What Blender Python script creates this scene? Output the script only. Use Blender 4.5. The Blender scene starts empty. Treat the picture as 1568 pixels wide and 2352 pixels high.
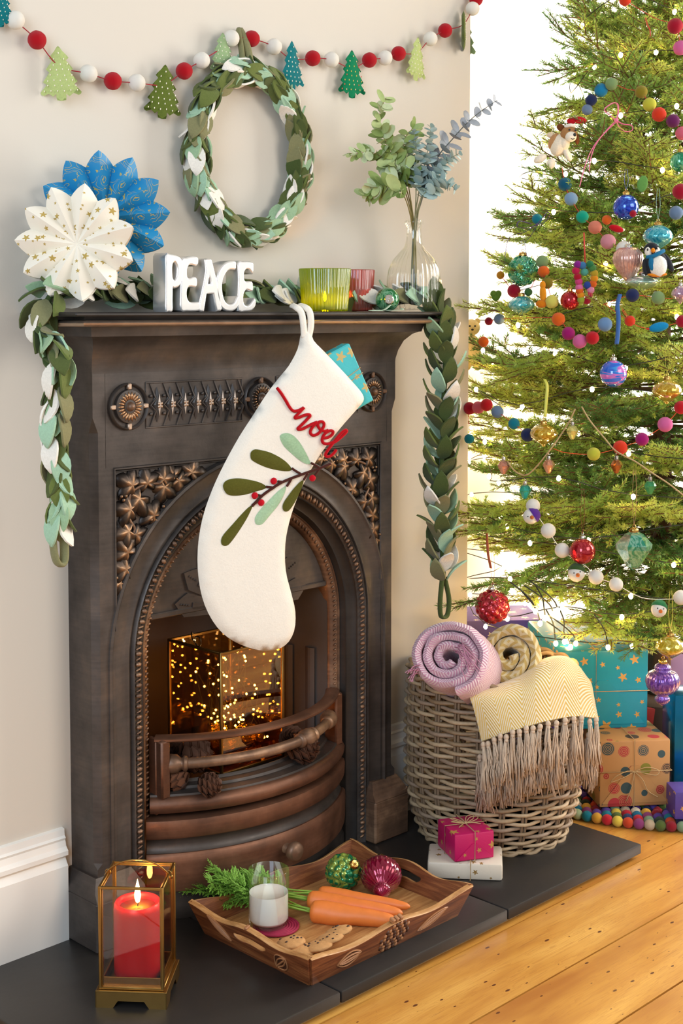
import bpy, bmesh, math, random
from math import pi, sin, cos, sqrt, radians, atan2
from mathutils import Vector as V, Matrix, Quaternion, noise
from mathutils.geometry import delaunay_2d_cdt
random.seed(11)
SC = bpy.context.scene
COL = SC.collection
# ------------------------------------------------------------------ camera
T_ = 200.0
FPX = sqrt(10.08e6 - T_*T_)            # focal length in pixels of a 1568 x 2352 frame
PIT = math.atan(T_/FPX)
CAM = V((-1.54, -2.31, 1.294))
YAW = radians(45)
cd = bpy.data.cameras.new('camera'); cam = bpy.data.objects.new('camera', cd); COL.objects.link(cam)
cam.location = CAM; cam.rotation_euler = (pi/2 - PIT, 0, -YAW)
cd.sensor_fit = 'VERTICAL'; cd.sensor_height = 36; cd.sensor_width = 24
cd.lens = FPX/2352*36; cd.shift_y = -(1176 - (712 + T_))/2352
cd.clip_start = .05
SC.camera = cam
FW = V((sin(YAW)*cos(PIT), cos(YAW)*cos(PIT), -sin(PIT))); RT = V((cos(YAW), -sin(YAW), 0)); UPV = RT.cross(FW)
def ray(px, py): return FW*FPX + RT*(px - 784) - UPV*(py - (712 + T_))
def at(px, py, ax, v):
    d = ray(px, py); i = 'xyz'.index(ax); return CAM + d*((v - CAM[i])/d[i])
def W(px, py, Z):
    d = ray(px, py); return CAM + d*(Z/(d.x*sin(YAW) + d.y*cos(YAW)))
def onplane(px, py, O, n):
    d = ray(px, py); return CAM + d*((O - CAM).dot(n)/d.dot(n))
RV = V((cos(YAW), -sin(YAW), 0)); FV = V((sin(YAW), cos(YAW), 0))
# ------------------------------------------------------------------ world, lights, exposure
SC.view_settings.view_transform = 'Standard'; SC.view_settings.look = 'None'
SC.view_settings.gamma = 1; SC.view_settings.use_curve_mapping = False
SC.view_settings.exposure = -.16
wd = bpy.data.worlds.new('world'); SC.world = wd; wd.use_nodes = True
bg = wd.node_tree.nodes['Background']; bg.inputs[0].default_value = (1.0, .95, .89, 1); bg.inputs[1].default_value = .62
def area(name, loc, target, sx, sy, power, col):
    l = bpy.data.lights.new(name, 'AREA'); l.shape = 'RECTANGLE'; l.size = sx; l.size_y = sy; l.energy = power; l.color = col
    o = bpy.data.objects.new(name, l); COL.objects.link(o); o.location = loc
    o.rotation_euler = (V(target) - V(loc)).to_track_quat('-Z', 'Y').to_euler(); return o
area('window_light_left', (-2.6, -1.9, 2.0), (.3, -.1, .9), 1.3, 1.7, 84, (.62, .80, 1))
area('window_light_right', (3.3, -1.1, 1.7), (1.6, .3, 1.2), 1.5, 1.9, 175, (1, .97, .92))
area('room_fill_light', (1.5, -3.7, 2.3), (1.5, -.2, 1.1), 2.0, 1.6, 68, (1, .95, .88))  # added fill lamp on the room side, aimed to brighten the tree; no window
try:
    SC.cycles.use_denoising = True; SC.cycles.max_bounces = 10; SC.cycles.transparent_max_bounces = 12
    SC.cycles.transmission_bounces = 8; SC.cycles.diffuse_bounces = 4; SC.cycles.glossy_bounces = 4
    SC.cycles.sample_clamp_indirect = 6; SC.cycles.caustics_reflective = False
except Exception: pass
# ------------------------------------------------------------------ materials
def lin(h):
    h = h.lstrip('#'); c = [int(h[i:i+2], 16)/255 for i in (0, 2, 4)]
    return tuple(x/12.92 if x <= .04045 else ((x + .055)/1.055)**2.4 for x in c) + (1,)
MATS = {}
class NT:
    def __init__(s, name):
        s.m = bpy.data.materials.new(name); s.m.use_nodes = True; s.t = s.m.node_tree; s.n = s.t.nodes; s.l = s.t.links
        s.p = s.n['Principled BSDF']; s.out = s.n['Material Output']
    def new(s, t, **k):
        n = s.n.new('ShaderNode' + t)
        for a, b in k.items(): setattr(n, a, b)
        return n
    def set(s, sock, v):
        if hasattr(v, 'is_output') or isinstance(v, bpy.types.NodeSocket): s.l.new(v, sock)
        else: sock.default_value = v
    def math(s, op, a, b=0.0, c=None):
        n = s.new('Math', operation=op); s.set(n.inputs[0], a); s.set(n.inputs[1], b)
        if c is not None: s.set(n.inputs[2], c)
        return n.outputs[0]
    def coord(s, kind='Object'):
        return s.new('TexCoord').outputs[kind]
    def map(s, vec, sc=(1, 1, 1), rot=(0, 0, 0), loc=(0, 0, 0)):
        n = s.new('Mapping'); s.l.new(vec, n.inputs[0]); n.inputs['Scale'].default_value = sc; n.inputs['Rotation'].default_value = rot
        n.inputs['Location'].default_value = loc; return n.outputs[0]
    def noise(s, vec, scale, detail=3, rough=.55, dist=0):
        n = s.new('TexNoise'); s.l.new(vec, n.inputs['Vector']); n.inputs['Scale'].default_value = scale
        n.inputs['Detail'].default_value = detail; n.inputs['Roughness'].default_value = rough; n.inputs['Distortion'].default_value = dist
        return n.outputs[0]
    def ramp(s, f, stops):
        n = s.new('ValToRGB'); s.set(n.inputs[0], f); e = n.color_ramp.elements
        while len(e) > 1: e.remove(e[-1])
        e[0].position, e[0].color = stops[0]
        for p, c in stops[1:]:
            x = e.new(p); x.color = c
        return n.outputs[0]
    def mix(s, f, a, b, blend='MIX'):
        n = s.new('Mix', data_type='RGBA', blend_type=blend); s.set(n.inputs[0], f); s.set(n.inputs[6], a); s.set(n.inputs[7], b); return n.outputs[2]
    def bump(s, h, strength=.3, dist=.002):
        n = s.new('Bump'); n.inputs['Strength'].default_value = strength; n.inputs['Distance'].default_value = dist
        s.set(n.inputs['Height'], h); s.l.new(n.outputs[0], s.p.inputs['Normal'])
    def pset(s, **k):
        for a, b in k.items(): s.set(s.p.inputs[a.replace('_', ' ')], b)
def cache(f):
    def g(*a, **k):
        key = (f.__name__, a, tuple(sorted(k.items())))
        if key not in MATS: MATS[key] = f(*a, **k)
        return MATS[key]
    return g
def dk(c, f): return (min(1, c[0]*f), min(1, c[1]*f), min(1, c[2]*f), 1)
@cache
def plain(col, rough=.5, metal=0.0, var=.0, vs=20, bump=0.0, bs=120, coat=0.0, name='paint'):
    t = NT(name); c = lin(col); t.pset(Roughness=rough, Metallic=metal, Coat_Weight=coat); o = t.coord()
    if var: t.pset(Base_Color=t.mix(t.noise(o, vs), dk(c, 1 - var), dk(c, 1 + var)))
    else: t.pset(Base_Color=c)
    if bump: t.bump(t.noise(o, bs), bump, .001)
    return t.m
@cache
def felt(col, var=.16):
    t = NT('felt'); c = lin(col); o = t.coord(); n = t.noise(o, 260, 4, .7); n2 = t.noise(o, 40, 2)
    t.pset(Base_Color=t.mix(n, dk(c, 1 - var*1.6), dk(c, 1 + var)), Roughness=.95, Sheen_Weight=.12, Sheen_Roughness=.5)
    t.p.inputs['Specular IOR Level'].default_value = .1
    t.bump(t.math('ADD', n, n2), .55, .0015); return t.m
@cache
def iron(kind='dark'):
    t = NT('cast_iron_' + kind); o = t.coord(); n = t.noise(o, 9, 5, .6); g = t.noise(t.map(o, (3, 3, 60)), 3, 3)
    f = t.math('ADD', t.math('MULTIPLY', n, .82), t.math('MULTIPLY', g, .18))
    if kind == 'dark': st = [(.3, lin('#37322f')), (.55, lin('#524a45')), (.75, lin('#6b5c51'))]
    elif kind == 'black': st = [(.3, lin('#2a2725')), (.7, lin('#433d39'))]
    elif kind == 'copper': st = [(.3, lin('#50372b')), (.55, lin('#7d5641')), (.75, lin('#9c6e54'))]
    elif kind == 'bright': st = [(.3, lin('#a58d7c')), (.7, lin('#d2b89f'))]
    else: st = [(.3, lin('#4b3a30')), (.5, lin('#7d5f4a')), (.7, lin('#c39a77'))]
    t.pset(Base_Color=t.ramp(f, st), Metallic={'bright': .85, 'copper': .65}.get(kind, .5), Roughness=t.ramp(t.noise(o, 30), [(.3, (.38, .38, .38, 1)), (.7, (.56, .56, .56, 1))]))
    t.bump(t.noise(o, 140, 4, .6), .18, .001); return t.m
@cache
def relief(lo='#2f2926', hi='#b58c68', p0=.55, p1=1.1):
    # cast ornament whose proud edges have worn to bare metal (height taken from the piece's own bounds)
    t = NT('worn_cast_relief'); g = t.new('SeparateXYZ'); t.l.new(t.coord('Generated'), g.inputs[0])
    n = t.noise(t.coord(), 60, 3); f = t.math('ADD', g.outputs[2], t.math('MULTIPLY', t.math('SUBTRACT', n, .5), .5))
    t.pset(Base_Color=t.ramp(f, [(p0, lin(lo)), ((p0 + p1)/2, lin('#55473d')), (p1, lin(hi))]), Metallic=.85, Roughness=.38); return t.m
@cache
def glass(col, rough=.02, name='coloured_glass', swirl='', ior=1.45, bump=0.0, bs=40):
    t = NT(name); o = t.coord(); c = lin(col)
    if swirl:
        n = t.noise(o, 22, 3, .6, 2.0); t.pset(Base_Color=t.ramp(n, [(.38, c), (.5, lin(swirl)), (.62, c)]))
    else: t.pset(Base_Color=c)
    t.pset(Roughness=rough, IOR=ior, Transmission_Weight=1.0)
    if bump: t.bump(t.noise(o, bs, 2), bump, .004)
    return t.m
@cache
def mercury(col, rough=.12, swirl='', trans=.45, emit=0.0, bump=.0):
    # blown glass bauble: coloured, mirror-like, partly see-through
    t = NT('bauble_glass'); o = t.coord(); c = lin(col)
    n = t.noise(o, 30, 3, .6, 1.5)
    cc = t.ramp(n, [(.42, c), (.52, lin(swirl) if swirl else dk(c, 1.5)), (.62, c)])
    t.pset(Base_Color=cc, Roughness=rough, Metallic=.35, Transmission_Weight=trans, IOR=1.3, Coat_Weight=.6, Coat_Roughness=.03)
    if bump: t.bump(t.noise(o, 60, 2), bump, .004)
    return t.m
@cache
def pane(tint='#ffffff', refl=.12, name='pane_glass'):
    t = NT(name); tr = t.new('BsdfTransparent'); tr.inputs[0].default_value = lin(tint); gl = t.new('BsdfGlossy'); gl.inputs['Roughness'].default_value = .02
    gl.inputs[0].default_value = (1, 1, 1, 1)
    fr = t.new('LayerWeight'); fr.inputs[0].default_value = .25; mx = t.new('MixShader')
    t.l.new(t.math('MINIMUM', t.math('ADD', t.math('MULTIPLY', fr.outputs['Fresnel'], .3), refl), 1.0), mx.inputs[0])
    t.l.new(tr.outputs[0], mx.inputs[1]); t.l.new(gl.outputs[0], mx.inputs[2]); t.l.new(mx.outputs[0], t.out.inputs[0]); return t.m
@cache
def tinted(col, glow=.34, refl=.06):
    # pressed coloured glass: tinted see-through, slightly milky so a flame inside lights it up
    t = NT('coloured_pressed_glass'); c = lin(col); tr = t.new('BsdfTransparent'); tr.inputs[0].default_value = c
    tl = t.new('BsdfTranslucent'); tl.inputs[0].default_value = dk(c, 1.0); df = t.new('BsdfDiffuse'); df.inputs[0].default_value = c
    gl = t.new('BsdfGlossy'); gl.inputs['Roughness'].default_value = .04; lw = t.new('LayerWeight'); lw.inputs[0].default_value = .3
    m0 = t.new('MixShader'); m0.inputs[0].default_value = .4; t.l.new(tl.outputs[0], m0.inputs[1]); t.l.new(df.outputs[0], m0.inputs[2])
    m1 = t.new('MixShader'); m1.inputs[0].default_value = glow; t.l.new(tr.outputs[0], m1.inputs[1]); t.l.new(m0.outputs[0], m1.inputs[2])
    m2 = t.new('MixShader'); t.l.new(t.math('ADD', t.math('MULTIPLY', lw.outputs['Fresnel'], .6), refl), m2.inputs[0]); t.l.new(m1.outputs[0], m2.inputs[1]); t.l.new(gl.outputs[0], m2.inputs[2])
    t.l.new(m2.outputs[0], t.out.inputs[0]); return t.m
@cache
def emit(col, strength):
    t = NT('glow'); t.pset(Base_Color=(0, 0, 0, 1), Emission_Color=lin(col), Emission_Strength=strength); return t.m
def stars(t, uv, scale, size, ang=0):
    """five-pointed printed stars, one per Voronoi cell of the paper's own flat coordinates"""
    v = t.new('TexVoronoi', voronoi_dimensions='2D', feature='F1'); t.l.new(uv, v.inputs['Vector']); v.inputs['Scale'].default_value = scale; v.inputs['Randomness'].default_value = .75
    sc = t.new('VectorMath', operation='SCALE'); t.l.new(uv, sc.inputs[0]); sc.inputs['Scale'].default_value = scale
    ps = t.new('VectorMath', operation='SCALE'); t.l.new(v.outputs['Position'], ps.inputs[0]); ps.inputs['Scale'].default_value = scale
    d = t.new('VectorMath', operation='SUBTRACT'); t.l.new(sc.outputs[0], d.inputs[0]); t.l.new(ps.outputs[0], d.inputs[1])
    s = t.new('SeparateXYZ'); t.l.new(d.outputs[0], s.inputs[0]); c = t.new('SeparateColor'); t.l.new(v.outputs['Color'], c.inputs[0])
    a = t.math('ADD', t.math('ARCTAN2', s.outputs[0], s.outputs[1]), t.math('ADD', t.math('MULTIPLY', c.outputs[0], .6), 12*pi/5 + ang))
    m = t.math('ABSOLUTE', t.math('SUBTRACT', t.math('MODULO', a, 2*pi/5), pi/5))
    k = t.math('POWER', t.math('DIVIDE', m, pi/5), 1.5)
    r = t.math('ADD', t.math('MULTIPLY', k, .58), .42)
    big = t.math('ADD', t.math('MULTIPLY', t.math('POWER', c.outputs[1], 2.5), size*.7), size*.35)
    L = t.new('VectorMath', operation='LENGTH'); t.l.new(d.outputs[0], L.inputs[0])
    return t.math('LESS_THAN', L.outputs['Value'], t.math('MULTIPLY', r, big))
@cache
def star_paper(col, star='#b99a58', scale=26, size=.42, rough=.45, var=.06, shift=False):
    t = NT('star_wrapping_paper'); uv = t.coord('UV'); c = lin(col)
    if shift:
        cx = t.new('CombineXYZ'); oi = t.new('ObjectInfo').outputs['Random']; t.l.new(t.math('MULTIPLY', oi, 17.3), cx.inputs[0]); t.l.new(t.math('MULTIPLY', oi, 5.1), cx.inputs[1])
        ad = t.new('VectorMath', operation='ADD'); t.l.new(uv, ad.inputs[0]); t.l.new(cx.outputs[0], ad.inputs[1]); uv = ad.outputs[0]
    base = t.mix(t.noise(uv, 12, 3), dk(c, 1 - var), dk(c, 1 + var))
    t.pset(Base_Color=t.mix(stars(t, uv, scale, size), base, lin(star)), Roughness=rough)
    cr = t.new('TexVoronoi', voronoi_dimensions='2D', feature='DISTANCE_TO_EDGE'); t.l.new(t.map(uv, (9, 9, 9)), cr.inputs['Vector'])
    t.bump(t.math('ADD', t.noise(uv, 18, 3), t.math('MINIMUM', cr.outputs['Distance'], .08)), .18, .004); return t.m
@cache
def paisley(col='#1f86b8', ink='#c3a95c'):
    t = NT('paisley_print_paper'); uv = t.coord('UV'); c = lin(col)
    n = t.noise(uv, 26, 1, .5, 1.6); a = t.math('ABSOLUTE', t.math('SUBTRACT', t.math('FRACT', t.math('MULTIPLY', n, 7)), .5))
    n2 = t.noise(t.map(uv, loc=(5, 3, 0)), 30, 0, .5, .5); gate = t.math('GREATER_THAN', n2, .40)
    t.pset(Base_Color=t.mix(t.math('MULTIPLY', t.math('LESS_THAN', a, .07), gate), c, lin(ink)), Roughness=.5); return t.m
@cache
def wood(cols, scale=(2, 40, 40), rough=.45, gs=5, bump=.15, ring=6):
    t = NT('wood'); o = t.coord(); v = t.map(o, scale); n = t.noise(v, gs, 5, .6, .6); f = t.noise(t.map(o, (scale[0]*3, scale[1]*5, scale[2]*5)), gs, 3)
    m = t.math('ADD', t.math('MULTIPLY', n, .75), t.math('MULTIPLY', f, .25))
    t.pset(Base_Color=t.ramp(m, [(.3, lin(cols[0])), (.5, lin(cols[1])), (.68, lin(cols[2]))]), Roughness=rough)
    t.bump(m, bump, .002); return t.m
@cache
def pine():
    t = NT('varnished_pine'); g = t.coord('UV'); oi = t.new('ObjectInfo').outputs['Random']
    ofs = t.new('CombineXYZ'); t.l.new(t.math('MULTIPLY', oi, 37), ofs.inputs[0]); t.l.new(t.math('MULTIPLY', oi, 11), ofs.inputs[1])
    add = t.new('VectorMath', operation='ADD'); t.l.new(g, add.inputs[0]); t.l.new(ofs.outputs[0], add.inputs[1]); o = add.outputs[0]
    # knots: one per stretched Voronoi cell
    kv = t.new('TexVoronoi', voronoi_dimensions='2D', feature='F1'); t.l.new(t.map(o, (3.6, 8, 1)), kv.inputs['Vector']); kv.inputs['Randomness'].default_value = 1
    kc = t.new('SeparateColor'); t.l.new(kv.outputs['Color'], kc.inputs[0])
    kr = t.math('MAXIMUM', t.math('SUBTRACT', t.math('MULTIPLY', t.math('POWER', kc.outputs[0], 2.5), .20), .075), 0.0)
    kd = t.math('DIVIDE', kv.outputs['Distance'], t.math('ADD', kr, .0001))
    warp = t.math('MULTIPLY', t.math('DIVIDE', 1.0, t.math('ADD', t.math('MULTIPLY', kd, kd), 1.0)), .5)
    n = t.noise(t.map(o, (1.4, 26, 1)), 3, 4, .55, .5); n = t.math('ADD', n, warp)
    rings = t.math('FRACT', t.math('MULTIPLY', n, 7)); big = t.noise(t.map(o, (1, 5, 1)), 2, 3)
    base = t.ramp(big, [(.3, lin('#a8692a')), (.5, lin('#c48a3c')), (.7, lin('#d8a351'))])
    base = t.mix(t.math('MULTIPLY', t.math('POWER', rings, 3.0), .5), base, lin('#a86a2c'))
    st = t.math('GREATER_THAN', t.noise(t.map(o, (4, 70, 1)), 2, 2), .68)
    base = t.mix(t.math('MULTIPLY', st, .35), base, lin('#8a5426'))
    base = t.mix(t.ramp(kd, [(.55, (1, 1, 1, 1)), (1.0, (.85, .85, .85, 1)), (1.25, (0, 0, 0, 1))]), base, lin('#5a2c12'))
    t.pset(Base_Color=base, Roughness=.33, Coat_Weight=.25, Coat_Roughness=.2); t.bump(n, .08, .002); return t.m
@cache
def weave(c1, c2, kind='herring', s=1.0):
    t = NT('woven_wool'); uv = t.coord('UV'); x = t.new('SeparateXYZ'); t.l.new(uv, x.inputs[0])
    if kind == 'herring':
        z = t.math('PINGPONG', x.outputs[0], .026*s); st = t.math('FRACT', t.math('DIVIDE', t.math('ADD', x.outputs[1], t.math('MULTIPLY', z, 1.7)), .0085*s))
    else:
        st = t.math('FRACT', t.math('DIVIDE', t.math('ADD', x.outputs[1], t.math('MULTIPLY', t.math('PINGPONG', x.outputs[0], .05), .9)), .011*s))
    dots = t.math('FRACT', t.math('DIVIDE', x.outputs[0], .004)); n = t.noise(uv, 300, 2)
    f = t.math('ADD', t.math('GREATER_THAN', st, .52), t.math('MULTIPLY', t.math('SUBTRACT', n, .5), .8))
    t.pset(Base_Color=t.mix(f, lin(c1), lin(c2)), Roughness=.95, Sheen_Weight=.3)
    t.bump(t.math('ADD', t.math('MULTIPLY', t.math('PINGPONG', st, .5), 1.0), t.math('MULTIPLY', dots, .5)), .5, .003); return t.m
# ------------------------------------------------------------------ mesh builder
def rotz(a): return Matrix.Rotation(a, 4, 'Z')
def frame(d, n=(0, 0, 1), loc=(0, 0, 0)):
    """matrix whose X runs along d and whose Z is as near n as it can be"""
    x = V(d).normalized(); n = V(n)
    if abs(x.dot(n.normalized())) > .995: n = V((1, 0, 0)) if abs(x.x) < .9 else V((0, 1, 0))
    y = n.cross(x).normalized(); z = x.cross(y); m = Matrix((x, y, z)).transposed().to_4x4(); m.translation = V(loc); return m
def spline(P, n=6, closed=False):
    P = [V(p) for p in P]; out = []; N = len(P)
    for i in range(N if closed else N - 1):
        g = lambda k: P[k % N] if closed else P[max(0, min(N - 1, k))]
        a, b, c, d = g(i - 1), g(i), g(i + 1), g(i + 2)
        for j in range(n):
            t = j/n; out.append(.5*((2*b) + (c - a)*t + (2*a - 5*b + 4*c - d)*t*t + (3*b - a - 3*c + d)*t**3))
    if not closed: out.append(P[-1])
    return out
class B:
    def __init__(s): s.v = []; s.f = []; s.mi = []; s.cur = 0
    def add(s, vs, fs, M=None):
        o = len(s.v)
        s.v += [tuple(M @ V(p)) for p in vs] if M is not None else [tuple(p) for p in vs]
        s.f += [tuple(i + o for i in f) for f in fs]; s.mi += [s.cur]*len(fs); return s
    def box(s, lo, hi, bev=0.0, M=None, seg=1):
        c = [(a + b)/2 for a, b in zip(lo, hi)]; d = [b - a for a, b in zip(lo, hi)]
        bm = bmesh.new(); bmesh.ops.create_cube(bm, size=1, matrix=Matrix.Translation(c) @ Matrix.Diagonal((*d, 1)))
        if bev: bmesh.ops.bevel(bm, geom=bm.edges[:], offset=bev, segments=seg, affect='EDGES', profile=.5)
        return s.bm(bm, M)
    def bm(s, bm, M=None):
        bm.verts.index_update(); s.add([v.co for v in bm.verts], [[v.index for v in f.verts] for f in bm.faces], M); bm.free(); return s
    def lathe(s, prof, n=24, M=None, rfun=None, caps=True):
        vs = []; fs = []
        for r, z in prof:
            for i in range(n):
                a = 2*pi*i/n; q = r*(rfun(a, z) if rfun else 1); vs.append((q*cos(a), q*sin(a), z))
        for k in range(len(prof) - 1):
            for i in range(n):
                j = (i + 1) % n; fs.append((k*n + i, k*n + j, (k + 1)*n + j, (k + 1)*n + i))
        if caps:
            if prof[0][0] > 1e-6: fs.append(tuple(range(n))[::-1])
            if prof[-1][0] > 1e-6: fs.append(tuple(range((len(prof) - 1)*n, len(prof)*n)))
        return s.add(vs, fs, M)
    def tube(s, pts, r, n=6, closed=False, M=None, flat=1.0):
        P = [V(p) for p in pts]; N = len(P); vs = []; fs = []; ref = None
        for i, p in enumerate(P):
            a = P[(i - 1) % N] if (closed or i) else P[0]; b = P[(i + 1) % N] if (closed or i < N - 1) else P[-1]
            t = (b - a); t = t.normalized() if t.length > 1e-9 else V((0, 0, 1))
            if ref is None: ref = V((0, 0, 1)) if abs(t.z) < .9 else V((1, 0, 0))
            u = (ref - t*ref.dot(t)); u = u.normalized() if u.length > 1e-6 else t.orthogonal().normalized(); ref = u; w = t.cross(u)
            rr = r[i] if isinstance(r, (list, tuple)) else (r(i/max(1, N - 1)) if callable(r) else r)
            for k in range(n):
                an = 2*pi*k/n; vs.append(p + u*(rr*flat*cos(an)) + w*(rr*sin(an)))
        for i in range(N if closed else N - 1):
            j = (i + 1) % N
            for k in range(n):
                l = (k + 1) % n; fs.append((i*n + k, i*n + l, j*n + l, j*n + k))
        if not closed: fs.append(tuple(range(n))[::-1]); fs.append(tuple(range((N - 1)*n, N*n)))
        return s.add(vs, fs, M)
    def ball(s, c=(0, 0, 0), r=1, sub=2, M=None, sq=(1, 1, 1), fn=None):
        bm = bmesh.new(); bmesh.ops.create_icosphere(bm, subdivisions=sub, radius=1)
        for v in bm.verts:
            k = fn(v.co) if fn else 1; v.co = V(c) + V((v.co.x*sq[0], v.co.y*sq[1], v.co.z*sq[2]))*(r*k)
        return s.bm(bm, M)
    def prism(s, poly, z0, z1, M=None):
        n = len(poly); vs = [(p[0], p[1], z0) for p in poly] + [(p[0], p[1], z1) for p in poly]
        fs = [tuple(range(n))[::-1], tuple(range(n, 2*n))] + [(i, (i + 1) % n, n + (i + 1) % n, n + i) for i in range(n)]
        return s.add(vs, fs, M)
    def grid(s, fn, nu, nv, cu=False, cv=False, M=None):
        vs = [fn(i/(nu if cu else nu - 1), j/(nv if cv else nv - 1)) for i in range(nu) for j in range(nv)]; fs = []
        for i in range(nu if cu else nu - 1):
            for j in range(nv if cv else nv - 1):
                a, b = (i + 1) % nu, (j + 1) % nv; fs.append((i*nv + j, a*nv + j, a*nv + b, i*nv + b))
        return s.add(vs, fs, M)
    def loft(s, rings, closed=True, caps=True, M=None):
        n = len(rings[0]); vs = [p for r in rings for p in r]; fs = []
        for i in range(len(rings) - 1):
            for k in range(n if closed else n - 1):
                l = (k + 1) % n; fs.append((i*n + k, i*n + l, (i + 1)*n + l, (i + 1)*n + k))
        if caps and closed: fs.append(tuple(range(n))[::-1]); fs.append(tuple(range((len(rings) - 1)*n, len(rings)*n)))
        return s.add(vs, fs, M)
    def puff(s, poly, th, rw, step, M=None, back=True, crown=0.0):
        """a cushioned flat shape: outline poly in xy, half thickness th rounded off over width rw"""
        n = len(poly); P = [V((p[0], p[1])) for p in poly]
        x0 = min(p.x for p in P); x1 = max(p.x for p in P); y0 = min(p.y for p in P); y1 = max(p.y for p in P)
        def dist(q):
            best = 9
            for i in range(n):
                a, b = P[i], P[(i + 1) % n]; ab = b - a; t = max(0, min(1, (q - a).dot(ab)/max(1e-12, ab.dot(ab)))); best = min(best, (q - a - ab*t).length)
            return best
        def inside(q):
            c = False
            for i in range(n):
                a, b = P[i], P[(i + 1) % n]
                if (a.y > q.y) != (b.y > q.y) and q.x < (b.x - a.x)*(q.y - a.y)/(b.y - a.y) + a.x: c = not c
            return c
        pts = list(P); y = y0 + step*.5; row = 0
        while y < y1:
            x = x0 + step*(.25 + .5*(row % 2))
            while x < x1:
                q = V((x, y))
                if inside(q) and dist(q) > step*.45: pts.append(q)
                x += step
            y += step*.87; row += 1
        res = delaunay_2d_cdt(pts, [(i, (i + 1) % n) for i in range(n)], [], 1, 1e-7)
        vv, ff = res[0], res[2]
        def h(q):
            d = min(1, dist(q)/rw); return th*sqrt(max(0, 1 - (1 - d)**2)) + crown*min(1, dist(q)/(rw*4))
        hs = [h(q) for q in vv]
        s.add([(q.x, q.y, z) for q, z in zip(vv, hs)], [tuple(f) for f in ff], M)
        if back: s.add([(q.x, q.y, -min(z, th)) for q, z in zip(vv, hs)], [tuple(f)[::-1] for f in ff], M)
        return s
    def mesh(s, name, *mats, smooth=40, uv=False, weld=False):
        me = bpy.data.meshes.new(name); me.from_pydata([tuple(v) for v in s.v], [], s.f)
        for m in mats: me.materials.append(m)
        if any(s.mi): me.polygons.foreach_set('material_index', s.mi)
        if weld:
            bm = bmesh.new(); bm.from_mesh(me); bmesh.ops.remove_doubles(bm, verts=bm.verts, dist=1e-5); bm.to_mesh(me); bm.free()
        if uv:
            L = me.uv_layers.new(name='UVMap').data
            for p in me.polygons:
                n = p.normal; ax = max(range(3), key=lambda i: abs(n[i])); a, b = [(1, 2), (0, 2), (0, 1)][ax]
                for li in p.loop_indices:
                    c = me.vertices[me.loops[li].vertex_index].co; L[li].uv = (c[a] + ax*3.7, c[b] + ax*1.3)
        if smooth:
            me.shade_smooth()
            if smooth < 180: me.set_sharp_from_angle(angle=radians(smooth))
        me.update(); return me
def ob(name, me, parent=None, M=None, kind=None, label=None):
    o = bpy.data.objects.new(name, me); COL.objects.link(o)
    if parent is not None: o.parent = parent
    if M is not None: o.matrix_basis = M if isinstance(M, Matrix) else Matrix.Translation(M)
    if kind: o['kind'] = kind
    if label: o['label'] = label
    return o
def tag(o, label, cat, group=None):
    o['label'] = label; o['category'] = cat
    if group: o['group'] = group
    return o
def thing(name, label, cat, M=None, group=None):
    o = ob(name, None, None, M); o.empty_display_size = .05; return tag(o, label, cat, group)
def struct(name, me, M=None): return ob(name, me, None, M, 'structure')
def TR(*a): return Matrix.Translation(V(a) if len(a) == 3 else V(a[0]))
def curve_mesh(splines, ext, bev, *mats, seg=2):
    c = bpy.data.curves.new('outline', 'CURVE'); c.dimensions = '2D'; c.fill_mode = 'BOTH'; c.extrude = ext; c.bevel_depth = bev; c.bevel_resolution = seg
    for sp in splines:
        q = c.splines.new('POLY'); q.points.add(len(sp) - 1); q.use_cyclic_u = True
        for i, p in enumerate(sp): q.points[i].co = (p[0], p[1], 0, 1)
    o = bpy.data.objects.new('outline', c); COL.objects.link(o); me = bpy.data.meshes.new_from_object(o)
    bpy.data.objects.remove(o); bpy.data.curves.remove(c); me.materials.clear()
    for m in mats: me.materials.append(m)
    me.shade_smooth(); me.set_sharp_from_angle(angle=radians(40)); return me
# ================================================================== ROOM
XC = .43; HZ = .034; WR = 1.238
WALL = plain('#cdc5b8', .85, bump=.12, bs=180, var=.015, vs=3); WHITE = plain('#e9e4db', .45, var=.02, vs=8, bump=.05, bs=60)
b = B()
b.box((-1.7, 0, 0), (XC - .31, .42, 2.75)); b.box((XC + .31, 0, 0), (WR, .42, 2.75)); b.box((XC - .31, 0, .96), (XC + .31, .42, 2.75)); b.box((XC - .31, .31, 0), (XC + .31, .42, .96))
struct('wall_back', b.mesh('wall_back', WALL, smooth=0))
b = B(); b.box((WR, .42, 0), (3.7, .52, 2.75)); struct('wall_alcove', b.mesh('wall_alcove', plain('#f6f2ec', .8, bump=.1, bs=180), smooth=0))
BP = [(0, .0), (-.02, .0), (-.02, .186), (-.016, .191), (-.011, .2), (-.012, .204), (-.021, .208), (-.021, .217), (-.014, .224), (-.011, .236), (-.013, .241), (-.009, .245), (-.008, .258), (0, .26)]
def baseboard(name, x0, x1, yw, z0):
    b = B(); b.loft([[(x, yw + p[0], max(p[1], z0) if p[1] < z0 else p[1]) for p in BP] for x in (x0, x1)]); struct(name, b.mesh(name, WHITE, smooth=25))
baseboard('baseboard_left', -1.7, XC - .452, 0, .0)
baseboard('baseboard_right', XC + .452, WR + .02, 0, .0)
baseboard('baseboard_alcove', WR, 3.7, .42, .0)
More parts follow.
